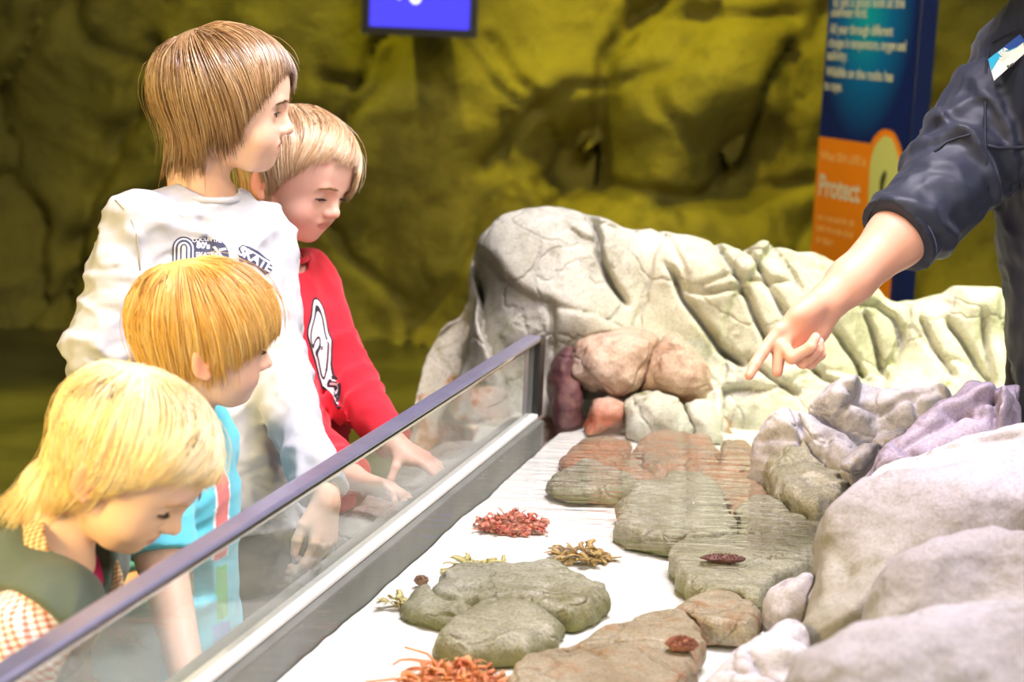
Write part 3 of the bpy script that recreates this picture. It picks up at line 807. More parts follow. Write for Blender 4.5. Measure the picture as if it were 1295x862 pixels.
# ---------------------------------------------------------------- blond boy in turquoise
def boy_turquoise():
    T = head_R(80, 6); N = P(228, 530, 2.33); hip = P(212, 800, 2.36); hip[2] = .45
    up = nrm(N-hip); T[:, 2] = up; T[:, 0] = nrm(T[:, 0]-up*(T[:, 0]@up)); T[:, 1] = np.cross(up, T[:, 0])
    who = tag(empty('person', (hip[0], hip[1], 0)), 'blond bowl-haired child in a turquoise top standing before the white-shirted boy', 'person')
    Lh = np.linalg.norm(N-hip)
    H = Head(P(256, 417, 2.30), 108, 8, -2, .92)
    Rs = N-T[:, 1]*.098-up*.035; Re = P(204, 705, 2.20); Rw = P(236, 850, 2.10)
    Ls = N+T[:, 1]*.098-up*.035; Le = Ls+np.array([.0, .03, -.17]); Lw = Le+np.array([.03, .0, -.15])
    f = Field(*box_of([hip, H.o+[0, 0, .2], N], (.18, .18, .06)), .0025)
    put_head(f, H, slit=.0030, zs=.087)
    f.chain([H.w((-.030, 0, .055)), H.w((-.036, 0, -.01)), N], [.037, .036, .040], .03)
    f.loft(T, hip, [0, Lh*.4, Lh*.75, Lh*.93, Lh], [.062, .06, .06, .045, .03], [.09, .088, .09, .07, .035], k=.03)
    ps = [piece(f)]; tips = []
    for S, E_, W, sd in ((Rs, Re, Rw, 1), (Ls, Le, Lw, -1)):
        hd = nrm(W-E_); hf = Field(*box_of([S, E_, W, W+hd*.12], .06), .0024)
        hf.chain([S, E_, W], [.036, .031, .0215], .012)
        tips += put_hand(hf, W+hd*.01, hd, np.cross(T[:, 0], [0, 0, sd*1.0])*1.0, sd, ((20, 25, 20), (24, 28, 20), (26, 30, 20), (28, 30, 20)), .60, wr=.028)
        ps.append(piece(hf))
    V, F = join(ps)
    adopt(mesh_obj('body', V, F, SKIN, None, True, skin_cols(V, (242, 198, 174), H, tips)), who)
    make_eyes(H, who, EYEM, (1, 0, -.1), .003, .087); make_brows(H, who, mat('brow_blond', (196, 160, 104)))
    make_hair('hair', H, who, HAIR, crown=(-.050, .004, .195), cut=((-180, -.015), (-140, -.004), (-118, .020), (-102, .060), (-88, .062), (-72, .060), (-55, .076), (-40, .098), (-20, .118), (0, .124), (40, .10), (70, .07), (110, .05), (140, -.01), (180, -.015)),
              sweep=(0, -.1, 0), thick=.0105, N=15000, seed=8, col=((206, 152, 74), (222, 172, 88), (236, 194, 112), (244, 214, 150)), jit=.009, rad=.00052, stray=.010)
    s = Field(*box_of([hip-up*.10, N, Rs, Re, Ls, Le], .08), .0036)
    s.loft(T, hip, [-.05, .03, Lh*.4, Lh*.72, Lh*.88, Lh*.98], [.098, .092, .080, .078, .060, .04], [.118, .112, .103, .105, .095, .045], k=.02)
    for S in (Rs, Ls): s.cone(N-up*.03, S, .036, .040, .03)
    for S, E_ in ((Rs, Re), (Ls, Le)): s.cone(S, S+(E_-S)*1.06, .043, .047, .02)
    wrinkle(s, .004, (18, 18, 30), 13)
    for S, E_ in ((Rs, Re), (Ls, Le)):
        d = nrm(E_-S); q = S+(E_-S)*.97; s.plane(q, d, lo=q-.075, hi=q+.075)
    s.cone(N+up*.06, N-up*.010+T[:, 0]*.006, .046, .044, .006, 'sub')
    s.plane(hip-up*.035, -up)
    def tcol(V):
        q = V-hip; x, y, z = q@T[:, 0], q@T[:, 1], q@T[:, 2]; C = np.tile(np.array(lin((104, 204, 222))), (len(V), 1))
        ang = np.degrees(np.arctan2(-y, x))
        m = (z > .13) & (ang > 8) & (ang < 34) & (x > 0); C[m] = lin((236, 128, 122))
        m = (z > .13) & ((np.abs(ang-8) < 1.6) | (np.abs(ang-34) < 1.6)) & (x > 0); C[m] = lin((238, 240, 240))
        m = (z > .05) & (z < .12) & (ang > 10) & (ang < 30) & (x > 0); C[m] = lin((104, 190, 108))
        m = (z > -.02) & (z < .045) & (ang > 10) & (ang < 36) & (x > 0); C[m] = lin((120, 160, 206))
        return C
    so, SV, SF = cloth('top', s, TURQ, who, cols=tcol)
    ring(N+up*.004+T[:, 0]*.006, nrm(up+.25*T[:, 0]), .044, .0045, 'collar', fabric('turquoise_rib', (90, 196, 214)), who)
    legs(who, hip, nrm([T[0, 0], T[1, 0], 0]), nrm([T[0, 1], T[1, 1], 0]), .05, .060, .15, matl=BLUE_DENIM, waist=.098)
    return who

# ---------------------------------------------------------------- toddler in the moss vest
def toddler():
    T = head_R(78, 30); N = P(72, 703, 1.990); hip = P(-95, 960, 2.060); hip[2] = .42
    up = nrm(N-hip); T[:, 2] = up; T[:, 0] = nrm(T[:, 0]-up*(T[:, 0]@up)); T[:, 1] = np.cross(up, T[:, 0])
    who = tag(empty('person', (hip[0], hip[1], 0)), 'toddler with white-blond hair in a grey-green vest over a checked shirt, bent over the rail', 'person')
    Lh = np.linalg.norm(N-hip)
    H = Head(P(165, 571, 1.970), 78, 37, 3, .94)
    Rs = P(66, 772, 1.910); Re = P(-42, 868, 1.860); Rw = P(10, 960, 1.780)
    Ls = N+T[:, 1]*.095-up*.03; Le = Ls+np.array([-.11, .03, -.11]); Lw = Le+np.array([-.05, .0, -.12])
    f = Field(*box_of([hip, H.o+[.05, 0, .2], H.o, N], (.19, .18, .07)), .0025)
    put_head(f, H, slit=.0022, zs=.0845)
    f.chain([H.w((-.028, 0, .060)), H.w((-.045, 0, .0)), N], [.038, .037, .042], .03)
    f.loft(T, hip, [0, Lh*.4, Lh*.75, Lh*.93, Lh], [.065, .064, .06, .045, .03], [.088, .088, .09, .07, .035], k=.03)
    ps = [piece(f)]; tips = []
    for S, E_, W, sd in ((Rs, Re, Rw, 1), (Ls, Le, Lw, -1)):
        hd = nrm(W-E_); hf = Field(*box_of([E_, W, W+hd*.12], .06), .0026)
        hf.chain([E_, W], [.030, .021], .012)
        tips += put_hand(hf, W+hd*.01, hd, (0, 0, -1), sd, ((20, 25, 20), (24, 28, 20), (26, 30, 20), (28, 30, 20)), .56, wr=.028); ps.append(piece(hf))
    V, F = join(ps)
    adopt(mesh_obj('body', V, F, SKIN, None, True, skin_cols(V, (246, 204, 172), H, tips)), who)
    make_eyes(H, who, EYEM, (1, 0, -.5), .0022, .0845); make_brows(H, who, mat('brow_pale', (222, 186, 130)))
    make_hair('hair', H, who, HAIR, crown=(-.060, .0, .188), cut=((-180, -.035), (-150, -.030), (-128, -.012), (-108, .024), (-94, .040), (-80, .056), (-68, .080), (-56, .118), (-44, .138), (-28, .146), (-12, .150), (0, .150), (40, .13), (70, .08), (110, .05), (140, -.02), (180, -.004)),
              sweep=(-.45, -.60, 0), thick=.0085, N=15000, seed=12, gdir=(-.35, 0, -1), backg=np.array([.45, 0, -.9]), col=((242, 208, 134), (248, 222, 160), (252, 234, 188), (253, 242, 214)), jit=.010, rad=.00055, stray=.02, flick=.06, frizz=.12, wave=.10)
    cc_ = P(104, 704, 1.985); nn_ = nrm([.78, -.10, .60])
    vm = Field(*box_of([hip-up*.08, N, Rs, Ls], .10), .0036)
    vm.loft(T, hip, [-.06, .03, Lh*.4, Lh*.72, Lh*.90, Lh*1.02], [.105, .100, .094, .090, .074, .052], [.125, .118, .112, .114, .105, .066], k=.02)
    for S in (Rs, Ls): vm.cone(N-up*.025, S, .050, .058, .03)
    wrinkle(vm, .005, (14, 14, 20), 23)
    ad = nrm(Re-Rs)
    vm.plane(Rs+ad*.018, nrm(ad+np.array([.15, -.1, 0])), lo=Rs-.10, hi=Rs+.10)
    al = nrm(Le-Ls); vm.plane(Ls+al*.018, al, lo=Ls-.09, hi=Ls+.09)
    vm.cone(cc_+nn_*.09, cc_-nn_*.020, .066, .056, .006, 'sub')
    cloth('vest', vm, VEST, who)
    sl = Field(*box_of([Rs, Re, Rw, Ls, Le, Lw], .07), .0036)
    sl.chain([Rs+ad*.0, Rs+(Re-Rs)*.45, Re, Re+(Rw-Re)*.85], [.043, .050, .047, .038], .02); sl.chain([Ls, Le, Le+(Lw-Le)*.8], [.042, .042, .034], .02)
    folds(sl, Rs, Re-Rs, [(.045, .006, .008, (.2, 0, .2)), (.075, .006, .009, (-.2, 0, .3)), (.11, .006, .009, (.1, 0, -.2))], 7)
    wrinkle(sl, .004, (26, 26, 26), 31)
    cloth('sleeves', sl, CHECK, who) if False else None
    V, F = sl.mesh(); V = smooth_mesh(V, F, 2)
    mid = (V[F].mean(1)-N)@T[:, 1]
    for m in (mid < 0, mid >= 0):
        Fm = F[m]; us, iv = np.unique(Fm, return_inverse=True); adopt(mesh_obj('sleeve', V[us], iv.reshape(Fm.shape), CHECK, None), who)
    # turned-down checked collar
    co = Field(*box_of([N], .13), .0022)
    cc, nn = cc_, nn_; aa = nrm(T[:, 0]-nn*(T[:, 0]@nn)); bb = np.cross(nn, aa)
    for i in range(48):
        t0, t1 = (2*math.pi*(i+k)/48 for k in (0, 1))
        q = [cc+.063*(math.cos(t)*aa+math.sin(t)*bb)+(nn*.004 if False else 0) for t in (t0, t1)]
        out = [math.cos(t)*aa+math.sin(t)*bb for t in (t0, t1)]
        for j, hgt in enumerate((0, .006, .012, .018)): co.cone(q[0]-nn*hgt+out[0]*(.002+hgt*.30), q[1]-nn*hgt+out[1]*(.002+hgt*.30), .0032, .0032, .004)
    cloth('collar', co, CHECK_FINE, who, 1)
    ring(N+up*.006+T[:, 0]*.020, nrm(up+.42*T[:, 0]), .040, .008, 'undershirt_collar', mat('magenta_knit', (176, 30, 84), rough=.9, bump=[(400, .4, .001)]), who)
    legs(who, hip, nrm([T[0, 0], T[1, 0], 0]), nrm([T[0, 1], T[1, 1], 0]), .05, .062, .14, matl=BLUE_DENIM, waist=.10)
    return who

# ---------------------------------------------------------------- boy in red
def boy_red():
    T = head_R(58, 4); N = P(345, 326, 2.98); hip = P(362, 610, 3.03); hip[2] = .52
    up = nrm(N-hip); T[:, 2] = up; T[:, 0] = nrm(T[:, 0]-up*(T[:, 0]@up)); T[:, 1] = np.cross(up, T[:, 0])
    who = tag(empty('person', (hip[0], hip[1], 0)), 'boy in a red printed sweater with both hands on the ledge behind the glass', 'person')
    Lh = np.linalg.norm(N-hip)
    H = Head(P(374, 212, 2.94), 62, 20, 4, 1.02)
    Ls = P(388, 352, 3.06); Le = P(442, 492, 3.00); Lw = P(499, 560, 2.895)
    Rs = P(308, 358, 2.95); Re = P(374, 545, 2.90); Rw = P(446, 603, 2.715)
    f = Field(*box_of([hip, H.o+[0, 0, .2], H.o, N], (.18, .18, .06)), .0025)
    put_head(f, H, slit=.0022, zs=.085)
    f.chain([H.w((-.028, 0, .058)), H.w((-.040, 0, .0)), N], [.038, .037, .042], .03)
    f.loft(T, hip, [0, Lh*.4, Lh*.75, Lh*.93, Lh], [.065, .062, .064, .048, .03], [.098, .094, .104, .08, .04], k=.03)
    ps = [piece(f)]; tips = []
    hd = nrm(Lw-Le); hf = Field(*box_of([Lw-hd*.05, Lw, Lw+np.array([.12, 0, -.05])], .06), .0018)
    hf.cone(Lw-hd*.05, Lw, .025, .021, .01)
    fl = nrm(P(547, 588, 2.875)-P(508, 567, 2.88))
    tips += put_hand(hf, Lw+hd*.006, fl, (-.05, .1, -1), -1, ((12, 24, 14), (14, 26, 14), (14, 26, 14), (14, 26, 14)), .67, thumb=((.25, .75, .5), (.15, .6, .75), (.3, .3, .9)), splay=(12, 3, -6, -14), wr=.028); ps.append(piece(hf))
    hd = nrm(Rw-Re); hf = Field(*box_of([Rw-hd*.05, Rw, Rw+np.array([.13, 0, -.03])], .06), .0018)
    hf.cone(Rw-hd*.05, Rw, .025, .021, .01)
    fl = nrm(P(505, 621, 2.67)-P(450, 609, 2.685))
    tips += put_hand(hf, Rw+hd*.006, fl, (.1, -.45, -1), 1, ((18, 28, 18), (24, 32, 20), (28, 34, 20), (30, 34, 20)), .68, thumb=((.75, .6, .2), (.95, .35, .1), (1, .2, .1)), splay=(14, 3, -6, -12), wr=.028); ps.append(piece(hf))
    V, F = join(ps)
    adopt(mesh_obj('body', V, F, SKIN, None, True, skin_cols(V, (242, 192, 170), H, tips)), who)
    make_eyes(H, who, EYEM, (1, 0, -.3), .0022, .085); make_brows(H, who, mat('brow_tan', (176, 136, 92)))
    make_hair('hair', H, who, HAIR, crown=(-.060, -.0, .190), cut=((-180, -.02), (-140, -.012), (-115, .010), (-100, .040), (-86, .044), (-74, .056), (-64, .085), (-54, .122), (-44, .146), (-30, .162), (-10, .162), (4, .158), (12, .120), (22, .098), (40, .085), (60, .07), (110, .05), (140, -.01), (180, -.02)),
              sweep=(-.5, -.55, 0), thick=.0085, N=13000, seed=21, col=((176, 134, 92), (206, 166, 120), (228, 198, 156), (238, 218, 186)), jit=.009, rad=.00055, stray=.01, wave=.06)
    s = Field(*box_of([hip-up*.10, N, Rs, Re, Rw, Ls, Le, Lw], .08), .0036)
    s.loft(T, hip, [-.10, 0, Lh*.35, Lh*.72, Lh*.88, Lh*.985], [.095, .090, .086, .084, .068, .045], [.128, .122, .116, .122, .110, .055], k=.02)
    for a in (Rs, Ls): s.cone(N-up*.03, a, .040, .046, .04)
    s.chain([Rs, Re, Rw], [.047, .043, .033], .022); s.chain([Ls, Le, Lw], [.047, .044, .033], .022)
    folds(s, Le, Lw-Le, [(-.05, .006, .010, (.3, 0, 0)), (-.02, .006, .009, (-.3, 0, .2)), (.015, .006, .009, (.2, .1, 0)), (.05, .006, .009, (.2, .1, 0))], 15)
    folds(s, Re, Rw-Re, [(-.06, .006, .010, (.3, 0, 0)), (-.03, .006, .009, (-.3, 0, .2)), (.0, .006, .009, (.2, .1, 0)), (.03, .006, .009, (.2, .1, 0))], 16)
    wrinkle(s, .0045, (18, 18, 28), 43, lo=None)
    for a, b in ((Re, Rw), (Le, Lw)):
        d = nrm(b-a); s.plane(b-d*.002, d, lo=b-.075, hi=b+.075)
    s.cone(N+up*.08, N-up*.010+T[:, 0]*.012, .052, .050, .006, 'sub')
    s.plane(hip-up*.085, -up)
    so, SV, SF = cloth('sweater', s, RED_COTTON, who)
    ring(N+up*.008+T[:, 0]*.010, nrm(up+.28*T[:, 0]), .0505, .0055, 'collar', RED_COTTON, who)
    for a, b in ((Re, Rw), (Le, Lw)): ring(b-nrm(b-a)*.008, b-a, .030, .0048, 'cuff', RED_COTTON, who)
    bv = bvh_of(SV, SF); ink = mat('print_black', (44, 40, 48), rough=.85); paper = mat('print_cream', (236, 226, 224), rough=.85)
    n = nrm(T[:, 0]*.75-_f*.55); u = nrm(np.cross([0, 0, 1.0], n)); v = np.cross(n, u); o0 = N-up*.14+T[:, 0]*.085
    def put(px, m, off, name):
        q = np.array([PPL(x, y, o0, n)-o0 for x, y in px]); V2 = np.stack([q@u, q@v], 1)
        # round the corners
        for _ in range(2):
            a, b = V2, np.roll(V2, -1, 0); V2 = np.stack([a*.75+b*.25, a*.25+b*.75], 1).reshape(-1, 2)
        Vp, Fp = poly_mesh([[tuple(p) for p in V2]], .008); W, Fp = wrap(Vp, Fp, o0, u, v, n, bv, off)
        o = mesh_obj(name, W, Fp, m, None); o.parent = so; o.location = -Vector(so.location)-Vector(who.location)
    cx = lambda L: [(366+x*100/410, 349+y*210/862) for x, y in L]
    outer = cx([(75, 290), (110, 190), (125, 120), (150, 105), (185, 130), (205, 190), (220, 290), (225, 400), (215, 500), (225, 580), (215, 660), (205, 695), (190, 660), (160, 560), (125, 440), (100, 360)])
    put(outer, ink, .0010, 'sweater_print')
    put(cx([(84, 290), (118, 200), (130, 132), (150, 116), (178, 138), (197, 195), (211, 290), (216, 400), (206, 500), (216, 580), (208, 640), (203, 670), (192, 640), (168, 560), (134, 440), (108, 355)]), paper, .0014, 'sweater_print')
    put(cx([(100, 290), (128, 205), (140, 152), (155, 148), (172, 170), (188, 230), (200, 310), (205, 400), (198, 480), (190, 500), (178, 545), (160, 520), (146, 440), (124, 395), (150, 370), (160, 335), (150, 318), (128, 350), (120, 385), (104, 345)]), ink, .0018, 'sweater_print')
    put(cx([(107, 290), (134, 212), (146, 184), (156, 182), (168, 200), (180, 245), (191, 315), (196, 400), (190, 470), (176, 530), (168, 510), (154, 440), (140, 405), (158, 378), (168, 335), (152, 305), (128, 330), (116, 360), (110, 340)]), paper, .0022, 'sweater_print')
    put(cx([(185, 560), (195, 530), (210, 540), (216, 580), (210, 620), (200, 640), (188, 600)]), ink, .0020, 'sweater_print'); put(cx([(190, 565), (197, 545), (206, 550), (211, 580), (206, 610), (199, 622), (192, 600)]), paper, .0024, 'sweater_print'); put(cx([(196, 580), (201, 560), (206, 580), (201, 600)]), ink, .0028, 'sweater_print')
    legs(who, hip, nrm([T[0, 0], T[1, 0], 0]), nrm([T[0, 1], T[1, 1], 0]), .055, .068, .18, matl=DENIM, waist=.11)
    return who

# ---------------------------------------------------------------- guide in the navy jacket
def guide():
    T = head_R(-58, 10); N = P(1362, -25, 2.62); hip = P(1412, 400, 2.74); hip[2] = .86
    up = nrm(N-hip); T[:, 2] = up; T[:, 0] = nrm(T[:, 0]-up*(T[:, 0]@up)); T[:, 1] = np.cross(up, T[:, 0])
    who = tag(empty('person', (hip[0], hip[1], 0)), 'guide in a navy zipped jacket pointing a finger down at the pool', 'person')
    Lh = np.linalg.norm(N-hip)
    Rs = P(1292, 84, 2.77); Re = P(1190, 248, 2.66); Rw = P(1046, 383, 2.55)
    Ls = N+T[:, 1]*.17-up*.05; Le = Ls+np.array([.10, -.02, -.25]); Lw = Le+np.array([-.02, -.06, -.22])
    H = Head(N+up*.17+T[:, 0]*.05, -62, 22, 0, 1.12)
    f = Field(*box_of([hip, H.o+[0, 0, .22], H.o, N], (.24, .24, .06)), .0036)
    put_head(f, H); f.chain([H.w((-.030, 0, .055)), N], [.046, .052], .03)
    f.loft(T, hip, [0, Lh*.4, Lh*.75, Lh*.93, Lh], [.10, .095, .10, .07, .045], [.15, .14, .165, .12, .06], k=.03)
    hd = nrm(Rw-Re); hf = Field(*box_of([Re+(Rw-Re)*.1, Rw, P(945, 470, 2.50), P(1010, 470, 2.48)], .055), .0018)
    hf.chain([Re+(Rw-Re)*.05, Re+(Rw-Re)*.40, Re+(Rw-Re)*.8, Rw], [.046, .0430, .0320, .0275], .02)
    fd = nrm(P(975, 455, 2.50)-P(1036, 393, 2.54))
    tips = put_hand(hf, Rw+hd*.012, fd, (.42, -.90, -.10), 1, ((6, 8, 4), (62, 88, 48), (72, 92, 50), (78, 90, 50)), .98,
                    thumb=(P(1004, 417, 2.515), P(986, 438, 2.497), P(983, 470, 2.488)), splay=(-4, -2, -3, -4), wr=.028)
    hl = Field(*box_of([Le, Lw, Lw+[0, 0, -.2]], .07), .003); h2 = nrm(Lw-Le)
    hl.chain([Le, Lw], [.042, .028], .02); tips += put_hand(hl, Lw+h2*.01, h2, (.9, -.3, 0), -1, ((18, 24, 18), (22, 26, 18), (24, 28, 18), (26, 30, 18)), .92, wr=.03)
    V, F = join([piece(f), piece(hf), piece(hl)])
    adopt(mesh_obj('body', V, F, SKIN, None, True, skin_cols(V, (224, 168, 140), H, tips)), who)
    make_eyes(H, who, EYEM, (1, 0, -.2)); make_brows(H, who, mat('brow_dark', (74, 56, 44)))
    make_hair('hair', H, who, HAIR, cut=((0, .150), (30, .148), (50, .125), (65, .09), (85, .085), (110, .08), (140, .03), (180, .02)), sweep=(-.2, .5, 0), thick=.012, N=4000, seed=31, col=((52, 38, 30), (84, 62, 46), (110, 84, 62)), rad=.0010)
    s = Field(*box_of([hip-up*.2, N, Rs, Re, Ls, Le, Lw], .11), .0042)
    s.loft(T, hip, [-.16, -.06, .06, Lh*.45, Lh*.72, Lh*.88, Lh*1.0], [.140, .135, .128, .125, .128, .100, .065], [.185, .180, .172, .165, .180, .150, .075], k=.02)
    for a in (Rs, Ls): s.cone(N-up*.04, a, .062, .070, .05)
    cend = P(1133, 300, 2.62); ca = nrm(Rw-Re)
    s.chain([Rs, Rs+(Re-Rs)*.5, Re, cend], [.072, .066, .064, .062], .022); s.chain([Ls, Le, Le+(Lw-Le)*.9], [.070, .062, .048], .022)
    folds(s, Rs, Re-Rs, [(.03, .012, .010, (.5, .2, .5)), (.075, .012, .011, (.6, 0, .3)), (.12, .013, .010, (-.4, .3, .3)), (.16, .012, .009, (.3, 0, .2)), (.20, .012, .010, (-.3, .2, .2)), (.24, .010, .009, (.2, .2, .2))], 25)
    wrinkle(s, .008, (13, 13, 17), 53); wrinkle(s, .003, (30, 30, 36), 54)
    s.plane(cend, ca, lo=cend-.10, hi=cend+.10)
    dl = nrm(Lw-Le); q = Le+(Lw-Le)*.85; s.plane(q, dl, lo=q-.10, hi=q+.10)
    s.cone(N+up*.1, N+T[:, 0]*.01, .068, .062, .008, 'sub'); s.plane(hip-up*.15, -up)
    so, SV, SF = cloth('jacket', s, NAVY, who)
    # rolled cuff: a doubled band with a stitched edge
    c = Field(*box_of([cend], .11), .0026)
    c.cone(cend-ca*.050, cend-ca*.003, .0635, .0650, .004); wrinkle(c, .0022, (30, 30, 30), 3); c.plane(cend-ca*.002, ca); c.plane(cend-ca*.046, -ca)
    c.cone(cend-ca*.02, cend+ca*.03, .052, .052, .003, 'sub')
    cloth('rolled_cuff', c, NAVY, who)
    ring(cend-ca*.012, ca, .0650, .0012, 'stitching', mat('navy_thread', (84, 92, 120)), who); ring(cend-ca*.036, ca, .0640, .0012, 'stitching', mat('navy_thread_light', (84, 92, 120)), who)
    ring(N+up*.02+T[:, 0]*.008, nrm(up+.3*T[:, 0]), .066, .012, 'collar', NAVY, who)
    bv = bvh_of(SV, SF); seamm = mat('jacket_seam', (26, 32, 48), rough=.7)
    def seam(px, name='seam', m=seamm, r=.0020):
        pts = []
        for x, y in px:
            h = bv.ray_cast(Vector(CAM), Vector(nrm(ray(x, y))))
            if h[0] is not None: pts.append(np.array(h[0]))
        if len(pts) > 2:
            mb = MB(); mb.tube(pts, r, 6); adopt(mb.build(name, m, None, True), who)
    seam([(1250, 60), (1247, 90), (1246, 130), (1246, 170), (1247, 200), (1250, 240)]); seam([(1256, 54), (1270, 46), (1285, 40), (1300, 38), (1320, 36)])
    seam([(1249, 184), (1262, 187), (1280, 187), (1295, 186), (1320, 184)], r=.003); seam([(1182, 192), (1196, 180), (1212, 174), (1228, 170)])
    # name badge pinned to the chest
    white = mat('badge_white', (236, 238, 226), rough=.35); blue = mat('badge_blue', (36, 74, 148), rough=.35); cyan = mat('badge_cyan', (42, 168, 206), rough=.35)
    hit = bv.ray_cast(Vector(CAM), Vector(nrm(ray(1273, 70))))
    bo = np.array(hit[0]); bn = nrm(np.array(hit[1])); bn = bn if bn@_f < 0 else -bn
    bn = nrm(bn*.25-_f*.8-_r*.15); bo = bo-_f*.028
    def bp(px, py, o=0): return PPL(px, py, bo+bn*o, bn)
    quad = [(1249.5, 75), (1290, 43), (1302, 62), (1257, 102)]
    mb = MB(); a = [bp(x, y, -.010) for x, y in quad]; b = [bp(x, y, .0) for x, y in quad]
    mb.add(a+b, [(0, 1, 2, 3), (4, 7, 6, 5)]+[(i, i+4, (i+1) % 4+4, (i+1) % 4) for i in range(4)])
    bd = mb.build('name_badge', white, None, False); adopt(bd, who)
    def flat(px, m, o, name):
        ob = mesh_obj(name, np.array([bp(x, y, o) for x, y in px]), [tuple(range(len(px)))], m, None, False); ob.parent = bd; ob.location = -Vector(bd.location)-Vector(who.location)
    flat([(1249.5, 75), (1290, 43), (1296, 52), (1286, 60), (1273, 66), (1262, 76), (1254, 90)], cyan, .0006, 'badge_wave')
    flat([(1268, 60.5), (1290, 43), (1296, 52), (1286, 59), (1276, 63)], blue, .0010, 'badge_wave')
    uu = nrm(bp(1290, 43)-bp(1249.5, 75)); vv = np.cross(bn, uu)
    for t, sz, px, py, m in (('SEA', .0085, 1270, 66.5, white), ('LIFE', .0085, 1271.5, 72.5, white), ('Ben', .0068, 1279, 84, mat('badge_ink', (60, 60, 50)))):
        V2, F2 = text_mesh(t, sz, 'CENTER', 1.0, .0004); W = np.array([bp(px, py, .0016)+x*uu+y*vv for x, y in V2])
        ob = mesh_obj('badge_lettering', W, F2, m, None, False); ob.parent = bd; ob.location = -Vector(bd.location)-Vector(who.location)
    legs(who, hip, nrm([T[0, 0], T[1, 0], 0]), nrm([T[0, 1], T[1, 1], 0]), .085, .098, .24, matl=BLACKWORK, waist=.165, stance=.10)
    return who
